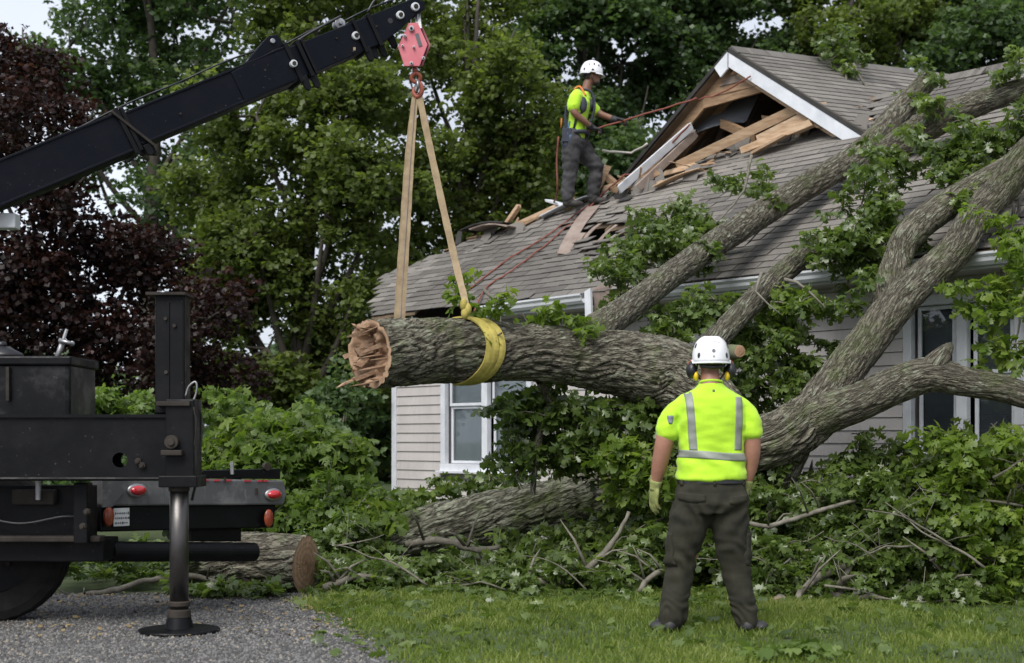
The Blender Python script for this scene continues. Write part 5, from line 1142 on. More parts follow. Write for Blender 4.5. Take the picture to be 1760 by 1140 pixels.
HW = .12
def ext(name, prof, w0, w1, mat='boompaint', parent=None, bev=.006):
    mb = MB(); mb.prism([B(s_px(x), h, w0) for x, h in prof], bs*(w1-w0)); return mb.build(name, M[mat], parent or boom, bevel=bev)
tip = ext('boom_tip', [(495,-.125),(640,-.115),(672,-.075),(700,-.02),(722,.0),(726,.06),(712,.115),(495,.125)], -.12, .12)
ext('reinforcing_plate', [(400,-.125),(500,-.14),(500,.14),(480,.145),(400,.11)], .125, .155)
ext('reinforcing_plate', [(400,-.125),(500,-.14),(500,.14),(480,.145),(400,.11)], -.155, -.125)
# edge lips on top and bottom of the first sections
for (x0, x1, hh, w) in [(-700, 215, .305, .34), (225, 500, .268, .29)]:
    for sg in (-1, 1):
        mb = MB(); mb.beam(B(s_px(x0), sg*(hh/2-.01), w/2+.004), B(s_px(x1), sg*(hh/2-.01), w/2+.004), .012, .018, up=bu); mb.build('edge_strip', M['boompaint'], boom, bevel=.003)
# collars
for (x0, x1, hh, w) in [(207, 214, .36, .38), (216, 222, .34, .36), (492, 498, .32, .34), (512, 518, .30, .31), (521, 525, .29, .29), (607, 612, .28, .29), (632, 638, .27, .28)]:
    section('collar', x0, x1, hh, w, 'black', boom, bev=.004)
mb = MB(); mb.beam(B(s_px(202), .17, .19), B(s_px(240), -.17, .17), .02, .03, up=bs); mb.build('bracket_arm', M['mudsteel'], boom, bevel=.003)
mb = MB(); mb.beam(B(s_px(212), -.16, .19), B(s_px(246), -.20, .0), .02, .06, up=bu); mb.build('bracket_arm', M['black'], boom)
# pins: pale washer with a dark bolt head
for (px, h, w, r) in [(493, -.01, .175, .028), (604, .012, .125, .032), (681, .03, .125, .032), (708, .045, .125, .034)]:
    s = s_px(px); mb = MB(); mb.cyl(B(s, h, w-.02), B(s, h, w+.02), r, 28); ob = mb.build('pin', M['gutter'], boom, bevel=.003); mb = MB(); mb.cyl(B(s, h, w+.015), B(s, h, w+.035), r*.55, 8); mb.build('pin_bolt', M['mudsteel'], ob, bevel=.002)
s = s_px(664); mb = MB(); mb.cyl(B(s, .02, .10), B(s, .02, .1225), .022, 18); mb.build('drain_hole', M['plastic_black'], boom)
# lugs below and above
for (px, h0, L, w) in [(500,-.14,.10,.13), (517,-.14,.11,.10), (612,-.12,.10,.10), (625,-.12,.09,.05), (640,-.11,.11,.02), (662,-.09,.10,.0), (238,-.15,.08,.06), (230,-.16,.07,.14)]:
    s = s_px(px); mb = MB(); mb.prism([B(s-.03, h0+.02, w), B(s+.03, h0+.02, w), B(s+.025, h0-L*.8, w), B(s+.0, h0-L, w), B(s-.025, h0-L*.8, w)], bs*.03); mb.build('lug', M['black'], boom, bevel=.004)
ear = ext('sheave_ear', [(425,.13),(470,.24),(482,.265),(496,.25),(500,.13)], .06, .09); ext('sheave_ear', [(425,.13),(470,.24),(482,.265),(496,.25),(500,.13)], -.09, -.06)
s = s_px(484); mb = MB(); mb.cyl(B(s, .215, -.055), B(s, .215, .055), .05, 24); mb.cyl(B(s, .215, -.11), B(s, .215, .11), .02, 12); mb.build('sheave', M['steel'], boom, bevel=.004)
s = s_px(597); mb = MB(); mb.cyl(B(s, .155, -.04), B(s, .155, .04), .045, 20); mb.cyl(B(s, .155, -.07), B(s, .155, .07), .015, 10); mb.build('sheave', M['steel'], boom, bevel=.004)
s = s_px(706); mb = MB(); mb.cyl(B(s, .05, -.07), B(s, .05, .07), .07, 28); mb.build('head_sheave', M['mudsteel'], boom, bevel=.006)
for (x0, x1, a0, a1) in [(150,330,.165,.20), (330,480,.20,.20), (495,600,.16,.19), (600,700,.16,.17)]:
    mb = MB(); P_, R_ = catmull([B(s_px(x0), a0, .03), B(s_px((x0+x1)/2), (a0+a1)/2+.015, .03), B(s_px(x1), a1, .03)], [.007]*3, .1); mb.tube(P_, R_, 6); mb.build('hoist_line', M['plastic_black'], boom, smooth=True)
for (pts) in [[(640,.15),(660,.22),(690,.25),(715,.22),(722,.14)], [(520,.15),(545,.17),(580,.19),(600,.20)], [(430,.14),(455,.18),(480,.19),(500,.15)]]:
    mb = MB(); P_, R_ = catmull([B(s_px(x), h, .08) for x, h in pts], [.010]*len(pts), .03); mb.tube(P_, R_, 8); mb.build('hose', M['plastic_black'], boom, smooth=True)
for (px, h) in [(560,-.08),(575,.05),(640,.02),(450,.03),(300,-.03),(590,-.09)]:
    s = s_px(px); mb = MB(); ww = .146 if px < 500 else .121; mb.cyl(B(s, h, ww-.01), B(s, h, ww+.012), .008, 8); mb.build('bolt', M['mudsteel'], boom)
mb = MB(); s = s_px(594); mb.box(B(s, -.075, .122), (.02, .004, .025)); mb.build('worn_decal', M['sling'], boom)
# small white box under the boom at the left edge
o = pbox('work_lamp', -20, 366, 26, 392, 10.25, .12, 'gutter', .01, boom)
# ------------------------------------------------ hook block, slings
hb = thing('hook_block', 'faded red hexagonal hook block hanging from the boom tip', 'hook block', W(713, 80, 11.55))
hexp = [(702,40),(718,39),(735,77),(721,114),(695,114),(684,81)]
def hexplate(Y, dx, th, mat, nm, grow=0):
    mb = MB(); cx_, cy_ = 709.5, 77; mb.prism([W(cx_+(x-cx_)*(1+grow)+dx, cy_+(y-cy_)*(1+grow), Y) for x, y in hexp], (0, th, 0)); return mb.build(nm, M[mat], hb, bevel=.004)
f1 = hexplate(11.48, 0, .018, 'blockred', 'side_plate'); f2 = hexplate(11.62, 5, .018, 'blockred', 'side_plate'); hexplate(11.55, 3, .02, 'black', 'spacer_plate', -.05)
mb = MB(); c = W(711,80,11.56); mb.cyl(c-Vector((0,.045,0)), c+Vector((0,.045,0)), .095, 32); mb.build('sheave', M['mudsteel'], hb)
for (x, y, r) in [(707,49,.022),(707,109,.014),(696,62,.013),(692,79,.011),(711,81,.010),(728,100,.013)]:
    mb = MB(); mb.cyl(W(x,y,11.485), W(x,y,11.455), r, 10); o = mb.build('bolt', M['gutter'], f1, bevel=.002); mb = MB(); mb.cyl(W(x,y,11.456), W(x,y,11.448), r*.5, 8); mb.build('bolt_head', M['mudsteel'], hb)
mb = MB(); mb.beam(W(716,58,11.476), W(723,80,11.476), .03, .002, up=(0,1,0)); mb.build('worn_lettering', M['ink'], f1)
for dx in (-4, 8): mb = MB(); mb.tube([W(706+dx+4,20,11.55), W(706+dx+2,60,11.55)], .010, 8); mb.build('hoist_cable', M['steel'], hb)
mb = MB(); mb.beam(W(717,22,11.56), W(720,50,11.54), .05, .014, up=(0,1,0)); mb.build('link_plate', M['steel'], hb, bevel=.002)
hk = MB(); hk.tube([W(713,112,11.55), W(714,128,11.55)], .022, 12); hk.ring(W(715,134,11.55), (0,1,.3), .035, .017, 20, 8); P_, R_ = catmull([W(718,140,11.55),W(724,147,11.55),W(724,160,11.55),W(717,167,11.55),W(711,160,11.55),W(711,150,11.55)], [.014,.017,.02,.02,.016,.008], .01); hk.tube(P_, R_, 10)
hk.build('hook', M['hookred'], hb, smooth=True)
mb = MB(); mb.ring(W(717,148,11.52), (1,.2,0), .04, .011, 18, 8); mb.build('shackle', M['steel'], hb, smooth=True)
def ribbon(name, pts, w, mat, wdir=(1,0,0), th=.005, parent=None):
    """webbing strap: pts world points, flat side along wdir"""
    P_, R_ = catmull(pts, [w]*len(pts) if not hasattr(w, '__len__') else w, .03); vs = []; fs = []; N = len(P_)
    for i, p in enumerate(P_):
        t_ = (P_[min(i+1, N-1)]-P_[max(i-1, 0)]).normalized(); wd_ = wdir(i/(N-1)) if callable(wdir) else Vector(wdir); wd_ = (wd_-t_*wd_.dot(t_)).normalized(); nn = t_.cross(wd_); ww = R_[i]/2*(1+.04*math.sin(i*.9))
        vs += [p-wd_*ww-nn*th/2, p-wd_*ww*.8+nn*th*.2-nn*th, p+wd_*ww-nn*th/2, p+wd_*ww+nn*th/2, p+nn*th*.75, p-wd_*ww+nn*th/2]
    for i in range(N-1):
        for k in range(6): fs.append((i*6+k, i*6+(k+1) % 6, (i+1)*6+(k+1) % 6, (i+1)*6+k))
    fs += [tuple(range(6))[::-1], tuple(range((N-1)*6, N*6))]; mb = MB(); mb.add(vs, fs); return mb.build(name, M[mat], parent, smooth=False)
sg = thing('lifting_sling', 'wide tan webbing sling running straight down behind the lifted trunk', 'sling', W(690, 545, 11.2), 'webbing slings from the hook')
ribbon('strap', [W(714,166,11.55), W(706,260,11.5), W(697,400,11.42), W(688,545,11.36), W(686,600,11.42), W(690,655,11.30)], [.045,.062,.074,.078,.078,.078], 'sling', parent=sg)
ribbon('stitching', [W(714,166,11.54), W(706,260,11.49), W(697,400,11.41), W(688,545,11.35)], [.006,.008,.009,.009], 'lumber_grey', parent=sg)
ribbon('strap_ply', [W(712,168,11.57), W(703,260,11.52), W(694,400,11.44), W(685,545,11.38), W(684,600,11.44)], [.04,.058,.070,.072,.072], 'sling', parent=sg)
sg2 = thing('lifting_sling', 'tan sling slanting down to yellow bands choked round the trunk', 'sling', W(805, 580, 11.2), 'webbing slings from the hook')
ribbon('strap', [W(720,162,11.55), W(735,235,11.5), W(760,350,11.4), W(785,460,11.25), W(800,520,10.98), W(800,540,10.93)], [.05,.055,.055,.055,.05,.05], 'sling', parent=sg2, wdir=(1,0,.3))
mb = MB(); [mb.ball(W(800+dx_,530+dy_,10.93), (.030,.035,.05), 10, 8) for dx_, dy_ in ((-3,-6),(4,2),(-1,9))]; mb.build('choke_knot', M['slingy'], sg2, smooth=True)
# bands round the trunk; fit them to the bark
i0 = min(range(len(tP)), key=lambda i: abs(proj(tP[i])[0]-812)); tc = tP[i0]; ta = (tP[i0+3]-tP[i0-3]).normalized(); tu = Vector((0,0,1)); tu = (tu-ta*tu.dot(ta)).normalized(); tv = ta.cross(tu)
if tv.y > 0: tv = -tv
def band(off, w, ph, mat='slingy'):
    pts = []; ws = []
    for k in range(15):
        an = math.radians(-14+k*(196/14)); so = off+.13*math.sin(an)-.06*(1-math.cos(an))*.5
        cc = tc+ta*(so-.045); rr = tR[i0]*1.075+.012; d = tu*math.cos(an)+tv*math.sin(an)
        j = min(range(len(tP)), key=lambda q: (tP[q]-cc).length); rr = float(np.max(np.linalg.norm(tV[j]-np.array(tP[j]), axis=1)))*(.985 if math.cos(an) > -.2 else 1.0)+.006
        pts.append(tP[j]+d*rr+ta*((cc-tP[j]).dot(ta))); ws.append(w)
    P2 = ribbon('band', pts, ws, mat, wdir=lambda f: ta, th=.012, parent=sg2)
band(-.055, .062, 0); band(.0, .05, 1); band(.06, .055, 2)
# ------------------------------------------------ ropes
def rope(pts, r, mat, label, sagv=0, name='rope'):
    P_, R_ = catmull(pts, [r]*len(pts), .08); mb = MB(); P_ = [p+Vector((0, 0, random.gauss(0, .004))) for p in P_]; mb.tube(P_, R_, 7); return tag(mb.build(name, M[mat], None, smooth=True), label, 'rope')
rope([W(1010,228,17.75), W(1022,222,17.72), W(1068,209,17.68), W(1130,190,17.4), at_gable(1196,170,GY-.3), at_gable(1200,172,GY-.2)], .011, 'rope', 'red rope stretched from the roof worker\'s hands to the gable rafter')
rope([at_gable(1200,172,GY-.22), at_gable(1235,162,GY-.15), at_gable(1262,148,GY-.12), at_gable(1290,132,GY-.12)], .010, 'rope', 'end of red rope knotted below the gable peak')
rope([at_roof(1075,300,.35), at_roof(1030,338,.10), at_roof(985,372,.05), at_roof(930,412,.04), at_roof(870,448,.04), at_roof(805,498,.04), at_roof(775,520,.03)], .010, 'rope', 'left one of the two red ropes lying down the roof')
rope([at_roof(1040,330,.12), at_roof(1000,368,.05), at_roof(945,415,.04), at_roof(880,465,.04), at_roof(832,500,.05), W(770,540,11.5)+Vector((0,3.5,0))], .010, 'rope', 'right one of the two red ropes lying down the roof')
rope([at_gable(1185,215,GY-.2), at_roof(1110,290,.15), at_roof(1068,302,.2)], .012, 'rope', 'red rope lying along the white trim board')
rope([W(960,235,17.9), W(957,280,17.95), W(958,330,18.0), at_roof(950,352,.05)], .012, 'rope', 'thin red rope hanging down behind the roof worker')
rope([W(1035,260,18.2), W(1060,262,18.2), W(1085,262,18.3), at_gable(1112,248,GY-.1)], .016, 'ropepale', 'bare pale stick poking out from the left gable rafter', name='stick')
# ---------------------------------------------------------------- people
def finish_mesh(mb, name, mat, parent, voxel, smooth=4, wr=None, label=None):
    """union of overlapping closed shapes -> one smooth skin"""
    tmp = mb.build('tmp', None, None); m = tmp.modifiers.new('r', 'REMESH'); m.mode = 'VOXEL'; m.voxel_size = voxel; m.use_smooth_shade = True
    s_ = tmp.modifiers.new('s', 'SMOOTH'); s_.factor = .5; s_.iterations = smooth
    me = bpy.data.meshes.new_from_object(tmp.evaluated_get(bpy.context.evaluated_depsgraph_get())); bpy.data.objects.remove(tmp)
    me.name = name; n = len(me.vertices); co = np.empty(n*3, dtype=np.float32); me.vertices.foreach_get('co', co); co = co.reshape(-1, 3)
    if wr is not None:
        no = np.empty(n*3, dtype=np.float32); me.vertex_normals.foreach_get('vector', no); co = co+no.reshape(-1, 3)*np.array([wr(*c) for c in co], dtype=np.float32)[:, None]
    bvh_co = co.copy(); off = np.array(ORI[parent.name]); me.vertices.foreach_set('co', (co-off).ravel().astype(np.float32)); me.update()
    me.materials.clear(); me.materials.append(mat); me.polygons.foreach_set('use_smooth', [True]*len(me.polygons))
    o = link(name, me, parent)
    if label: o['label'] = label
    fl = [tuple(p.vertices) for p in me.polygons]; o_b = BVHTree.FromPolygons([Vector(c) for c in bvh_co], fl); return o, o_b
def rings(mb, R, n=28, T0=None):
    """stack of ellipse rings (x, y, z, rx, ry[, power]) mapped by T0"""
    vs = []; fs = []; N = len(R)
    for r in R:
        x, y, z, rx, ry = r[:5]; pw = r[5] if len(r) > 5 else 1
        for k in range(n):
            a = 2*math.pi*k/n; c, s = math.cos(a), math.sin(a); c = math.copysign(abs(c)**pw, c); s = math.copysign(abs(s)**pw, s); p = Vector((x+rx*c, y+ry*s, z)); vs.append(T0(p) if T0 else p)
    for i in range(N-1):
        for k in range(n): fs.append((i*n+k, i*n+(k+1) % n, (i+1)*n+(k+1) % n, (i+1)*n+k))
    fs += [tuple(range(n))[::-1], tuple(range((N-1)*n, N*n))]; mb.add(vs, fs)
def limb(mb, pts, rad, n=16):
    P_, R_ = catmull(pts, rad, .02); mb.tube(P_, R_, n); mb.ball(P_[0], R_[0], 12, 8); mb.ball(P_[-1], R_[-1], 12, 8)
def hand(wrist, d, palm, thumb_side, size=1.0, curl=.4, mat=None, parent=None, name='glove', body=None, voxel=.0045):
    """five fingered hand: d = direction of the fingers, palm = palm normal, thumb_side = sideways"""
    d = Vector(d).normalized(); pn = Vector(palm); pn = (pn-d*pn.dot(d)).normalized(); sd_ = pn.cross(d); 
    if sd_.dot(Vector(thumb_side)) < 0: sd_ = -sd_
    mb = body or MB(); w = Vector(wrist); s = size
    M3 = Matrix((sd_, d, pn)).transposed(); mb.ball(w+d*.052*s, (.043*s, .056*s, .019*s), 16, 10, M3); mb.tube([w-d*.05*s, w-d*.02*s, w+d*.03*s], [.036*s, .031*s, .030*s], 14)
    for i, (off, L) in enumerate([(.031,.072), (.011,.082), (-.010,.077), (-.030,.060)]):
        p = w+d*(.092-abs(i-1)*.005)*s+sd_*off*s; a = curl*(.8+.12*i); pts = [p-d*.03*s]; cur = p; ang = a*.5; pts.append(cur)
        for k in range(3):
            seg = L*s*(.42, .32, .26)[k]; dd = d*math.cos(ang)+pn*math.sin(ang); cur = cur+dd*seg; pts.append(cur); ang += a
        mb.tube(pts, [.0095*s, .0098*s, .009*s, .0085*s, .007*s], 10); mb.ball(pts[-1], .0072*s, 8, 6)
    p = w+d*.025*s+sd_*.030*s; q = p+sd_*.030*s+d*.026*s+pn*.010*s; r = q+sd_*.008*s+d*.030*s+pn*.014*s; mb.tube([p-sd_*.02*s, p, q, r], [.013*s, .0135*s, .011*s, .008*s], 10); mb.ball(r, .0082*s, 8, 6)
    if body is None: return finish_mesh(mb, name, mat, parent, voxel, 2)
def nz(x, y, z, s, k=0): return noise.noise(Vector((x*s+k, y*s, z*s)))
def patch(bvh, fn, nu, nv, off, d, name, mat, parent):
    """thin piece laid on a garment: fn(u,v) -> start point, thrown along d on to the surface"""
    V = []; ok = []
    for j in range(nv+1):
        for i in range(nu+1):
            p = Vector(fn(i/nu, j/nv)); dd = Vector(d(i/nu, j/nv)) if callable(d) else Vector(d); h = bvh.ray_cast(p, dd.normalized())
            if h[0] is None: V.append(p+dd.normalized()*.3); V.append(p+dd.normalized()*.3); ok.append(False)
            else: V.append(h[0]+h[1]*off if h[1].dot(dd) < 0 else h[0]-h[1]*off); V.append(h[0]); ok.append(True)
    FF = []
    for j in range(nv):
        for i in range(nu):
            q = [j*(nu+1)+i, j*(nu+1)+i+1, (j+1)*(nu+1)+i+1, (j+1)*(nu+1)+i]
            if all(ok[k] for k in q):
                FF.append([2*k for k in q])
                if j == 0: FF.append([2*q[0], 2*q[0]+1, 2*q[1]+1, 2*q[1]])
                if j == nv-1: FF.append([2*q[3], 2*q[2], 2*q[2]+1, 2*q[3]+1])
                if i == 0: FF.append([2*q[0], 2*q[3], 2*q[3]+1, 2*q[0]+1])
                if i == nu-1: FF.append([2*q[1], 2*q[1]+1, 2*q[2]+1, 2*q[2]])
    if FF: return np_mesh(name, V, FF, mat, parent, smooth=True)
# ================ worker on the lawn, seen from behind
S1 = 8.86/F                                   # metres per photo pixel at his distance
w1 = thing('person', 'worker in white helmet and yellow green shirt standing on the lawn, back turned', 'person', W(1222, 1083, 8.86))
O1 = Vector((W(1222, 1083, 8.86).x, 8.86, 0.0))
def q1(px, py, y=0.0): return Vector((O1.x+(px-1222)*S1, O1.y+y, (1083-py)*S1+.005))
b = MB()
T1 = lambda p: O1+p
limb(b, [q1(1221,640,.02), q1(1221,662,-.005)], [.058, .064])                                                  # neck
rings(b, [(0,.00,.97,.165,.115),(0,.0,1.08,.155,.10),(0,-.0,1.22,.175,.11),(0,-.0,1.36,.195,.115),(0,0,1.45,.17,.10),(0,0,1.51,.10,.075),(0,.01,1.56,.06,.06)], T0=lambda p: O1+p+Vector((.0,0,0)))
rings(b, [(0,.0,.80,.165,.12),(0,.0,.90,.172,.125),(0,.0,.99,.165,.12)], T0=lambda p: O1+p)
# head: skull, jaw, nose, ears, brow
hc = q1(1222, 612, .035); b.ball(hc, (.078, .098, .108), 20, 14); b.ball(hc+Vector((0,.045,-.065)), (.052,.055,.05), 14, 10); b.ball(hc+Vector((0,.105,-.02)), (.012,.02,.022), 10, 8); b.ball(hc+Vector((0,.085,.02)), (.045,.02,.012), 10, 8)
for s in (-1, 1): b.ball(hc+Vector((s*.082,.0,-.01)), (.012,.022,.032), 10, 8)
arms = [([q1(1170,695), q1(1150,722,-.01), q1(1141,762,-.005), q1(1134,800,.03), q1(1128,832,.06)], [.038,.052,.058,.050,.033], -1),
        ([q1(1272,695), q1(1288,722,-.01), q1(1292,765,-.005), q1(1290,800,.02), q1(1284,832,.04)], [.038,.052,.056,.048,.033], 1)]
for P_, R_, s in arms: limb(b, P_, R_)
hand(arms[0][0][-1]+Vector((0,0,-.0)), (-.10,.05,-1), (.7,.35,0), (.3,1,0), 1.0, .35, body=b); hand(arms[1][0][-1], (-.05,.06,-1), (-.8,.2,0), (-.2,1,0), 1.0, .4, body=b)
legs = [([q1(1196,865), q1(1184,925,.01), q1(1176,975,.02), q1(1163,1030,.0), q1(1152,1068,-.01)], [.088,.082,.062,.052,.04]), ([q1(1246,865), q1(1257,925,.01), q1(1262,975,.02), q1(1273,1030,.0), q1(1281,1068,-.01)], [.088,.082,.062,.052,.04])]
for P_, R_ in legs: limb(b, P_, R_)
for (px, dx) in [(1150, -.05), (1283, .06)]: c = q1(px, 1076); b.ball(c+Vector((dx*.5,.05,.0)), (.04,.11,.032), 14, 8)
finish_mesh(b, 'body', M['skin'], w1, .010, 3)
mb = MB()
for s in (-1, 1): mb.ball(hc+Vector((s*.031,.088,.003)), (.013,.010,.009), 10, 8)
mb.build('eyes', M['white'], w1, smooth=True); mb = MB(); mb.ball(hc+Vector((0,.096,-.055)), (.024,.010,.006), 10, 6); mb.build('mouth', simple('lips', (.3,.1,.08), (.34,.12,.1), 9, .5), w1, smooth=True)
mb = MB(); mb.ball(hc+Vector((0,-.012,-.008)), (.083,.097,.085), 20, 12); finish_mesh(mb, 'hair', M['hair'], w1, .007, 1)
# shirt
sh = MB()
rings(sh, [(-.0,0,.945,.222,.162,.9),(0,0,.97,.224,.162,.9),(0,0,1.03,.216,.150,.9),(0,-.0,1.12,.206,.135,.88),(0,-.005,1.22,.208,.135,.85),(0,-.008,1.32,.216,.138,.82),(0,-.008,1.40,.214,.132,.82),(0,-.005,1.455,.186,.118,.85),(0,0,1.492,.140,.098,.9),(0,.005,1.53,.088,.078,1),(0,.01,1.555,.068,.068,1)], T0=T1)
for P_, R_, s in arms:
    A = P_[0]+Vector((-s*.035,0,.015)); limb(sh, [A, P_[0].lerp(P_[1], .45)+Vector((s*.004,0,.004)), q1(1149 if s < 0 else 1288, 722, -.01), q1(1147 if s < 0 else 1290, 740, -.008)], [.055,.062,.068,.074], 18)
def wr_shirt(x, y, z):
    zl = z; f = .008*nz(x, y, z*.35, 8)+.006*nz(x*.6, y, z*1.6, 15, 5)
    f += .007*math.exp(-((z-.99)/.05)**2)*math.sin((z*70)+6*nz(x, y, z, 6)+x*9)*(.5+.5*nz(x, y, 0, 5)); f += .006*math.exp(-((z-1.08)/.06)**2)*math.sin(z*55+x*30)
    ax_ = x-O1.x
    f += .005*math.sin((abs(ax_)*46+z*34)+3*nz(x, y, z, 5))*math.exp(-((abs(ax_)-.20)/.05)**2)*math.exp(-((z-1.30)/.09)**2); return f
shirt, bs1 = finish_mesh(sh, 'shirt', M['hivis'], w1, .0085, 5, wr_shirt)
def line(P0, P1, w0, w1_):
    def f(u, v):
        a = Vector(P0).lerp(Vector(P1), v); return (a.x+(u-.5)*(w0+(w1_-w0)*v), O1.y-.6, a.z)
    return f
for (P0, P1) in [(q1(1180,668), q1(1188,772)), (q1(1266,682), q1(1264,772))]: patch(bs1, line(P0, P1, .045, .048), 6, 40, .0025, (0,1,0), 'reflective_stripe', M['tape'], w1)
def hoop(z0, z1, slope=0, a0=0, a1=6.2832):
    def f(u, v): an = a0+u*(a1-a0); return (O1.x+.4*math.sin(an), O1.y-.4*math.cos(an), z0+(z1-z0)*v+slope*math.sin(an))
    return f, (lambda u, v: (-math.sin(a0+u*(a1-a0)), math.cos(a0+u*(a1-a0)), 0))
for a0, a1 in ((-1.5, 1.5), (1.64, 4.64)): f_, d_ = hoop(1.075, 1.122, -.012, a0, a1); patch(bs1, f_, 60, 5, .003, d_, 'reflective_stripe', M['tape'], w1)
# front stripes and the sleeve badge
for px in (1186, 1264): patch(bs1, lambda u, v, px=px: (q1(px, 0).x+(u-.5)*.046, O1.y+.6, 1.49-.36*v), 6, 30, .0025, (0,-1,0), 'reflective_stripe', M['tape'], w1)
patch(bs1, lambda u, v: (O1.x-.262+.016*math.sin(v*3.1)*0+(u-.5)*.038*(1-.5*v*v), O1.y-.5, 1.345-.052*v), 5, 6, .003, (.0,1,0), 'sleeve_badge', simple('badge_blue_grey', (.06,.08,.11), (.2,.22,.25), 40, .6), w1)
patch(bs1, lambda u, v: (O1.x+.003+(u-.5)*.014, O1.y-.5, 1.505-.014*v), 3, 3, .002, (0,1,0), 'collar_mark', M['ink'], w1)
rim_ = MB(); n = 40
rim_.tube([O1+Vector((.070*math.cos(t_), .012+.070*math.sin(t_), 1.553-.012*math.sin(t_))) for t_ in np.linspace(0, 2*math.pi, n)], .008, 8, cap=False); rim_.build('collar', M['hivis'], w1, smooth=True)
# trousers
tr = MB()
rings(tr, [(0,0,.84,.220,.155,.9),(0,0,.89,.216,.152,.9),(0,0,.93,.206,.146,.9),(0,0,.965,.196,.138,.9)], T0=T1)
rings(tr, [(0,-.01,.74,.20,.14,.9),(0,-.01,.80,.228,.16,.88),(0,0,.86,.224,.158,.88)], T0=T1)
limb(tr, [q1(1191,868,-.005), q1(1180,915,.0), q1(1172,950,.01), q1(1168,985,.015), q1(1159,1030,.0), q1(1154,1062,-.005)], [.126,.118,.102,.094,.084,.080], 20)
limb(tr, [q1(1249,868,-.005), q1(1256,915,.0), q1(1261,950,.01), q1(1266,985,.015), q1(1274,1030,.0), q1(1281,1062,-.005)], [.126,.118,.102,.092,.082,.078], 20)
def wr_tr(x, y, z):
    f = .009*nz(x, y, z*.5, 7)+.006*nz(x*.5, y, z*1.3, 15, 3); k = math.exp(-((z-.10)/.11)**2); f += .010*k*math.sin(z*75+12*nz(x, y, z, 7)+x*40)*(.2+abs(nz(x, y, z, 5, 3))*2)+.010*nz(x, y, z*.22, 14, 7)
    k = math.exp(-((z-.44)/.12)**2); f += .007*k*math.sin(z*55+9*nz(x, y, z, 4)+x*40); k = math.exp(-((z-.72)/.10)**2); f += .007*k*math.sin(z*42-abs(x-O1.x)*70+7*nz(x, y, z, 5)); return f
trs, bt1 = finish_mesh(tr, 'trousers', M['cargo'], w1, .009, 4, wr_tr)
belt = MB(); belt_r = [(0,0,.925,.214,.154,.9),(0,0,.950,.212,.152,.9)]; rings(belt, belt_r, 40, T1); belt.build('belt', M['plastic_black'], w1, smooth=False, bevel=.003)
for px in (1170, 1222, 1274): patch(bt1, lambda u, v, px=px: (q1(px, 0).x+(u-.5)*.014, O1.y-.6, .985-.07*v), 2, 6, .012, (0,1,0), 'belt_loop', M['cargo'], trs)
for (x0, x1, y0, y1, dy) in [(1160,1207,842,852,4), (1247,1279,850,860,-4)]: patch(bt1, lambda u, v, x0=x0, x1=x1, y0=y0, y1=y1, dy=dy: (q1(x0+(x1-x0)*u, 0).x, O1.y-.6, (1083-(y0+(y1-y0)*v*1.1+dy*u+(4*math.sin(u*3.14) if v > .8 else 0)))*S1), 12, 4, .007, (0,1,0), 'pocket_flap', M['cargo'], trs)
for s, xx in ((-1, 1130), (1, 1310)): patch(bt1, lambda u, v, s=s, xx=xx: (O1.x+s*.6, O1.y-.07+.14*u, .62-.20*v), 8, 10, .010, (-s,0,0), 'cargo_pocket', M['cargo'], trs)
# gloves over the hands
for (P_, R_, s), dd, pn, ts in [(arms[0], (-.10,.05,-1), (.7,.35,0), (.3,1,0)), (arms[1], (-.05,.06,-1), (-.8,.2,0), (-.2,1,0))]:
    g = MB(); w_ = P_[-1]+Vector((0,0,.0)); g.tube([P_[-2].lerp(w_, .80), w_+Vector((0,0,-.01))], [.041,.037], 16); hand(w_, dd, pn, ts, 1.14, .35 if s < 0 else .4, body=g); finish_mesh(g, 'glove', M['glove'], w1, .006, 2)
# boots
for (px, dx) in [(1150, -.035), (1283, .045)]:
    g = MB(); c = q1(px, 1076); c.z = .045; g.ball(c+Vector((dx,.07,-.005)), (.052,.10,.042), 16, 10); g.ball(c+Vector((0,-.03,.0)), (.045,.06,.045), 14, 10); g.ball(c+Vector((dx*1.9,.015,-.01)), (.055,.07,.034), 14, 8); g.tube([c+Vector((0,-.01,0)), c+Vector((-dx*.3,-.015,.12))], [.050,.052], 16); o, _ = finish_mesh(g, 'boot', M['boot'], w1, .008, 2)
    sl_m = MB(); sl_m.tube([c+Vector((dx*.8,.02,-.045)), c+Vector((dx*.8,.02,-.024))], [.07,.072], 20)
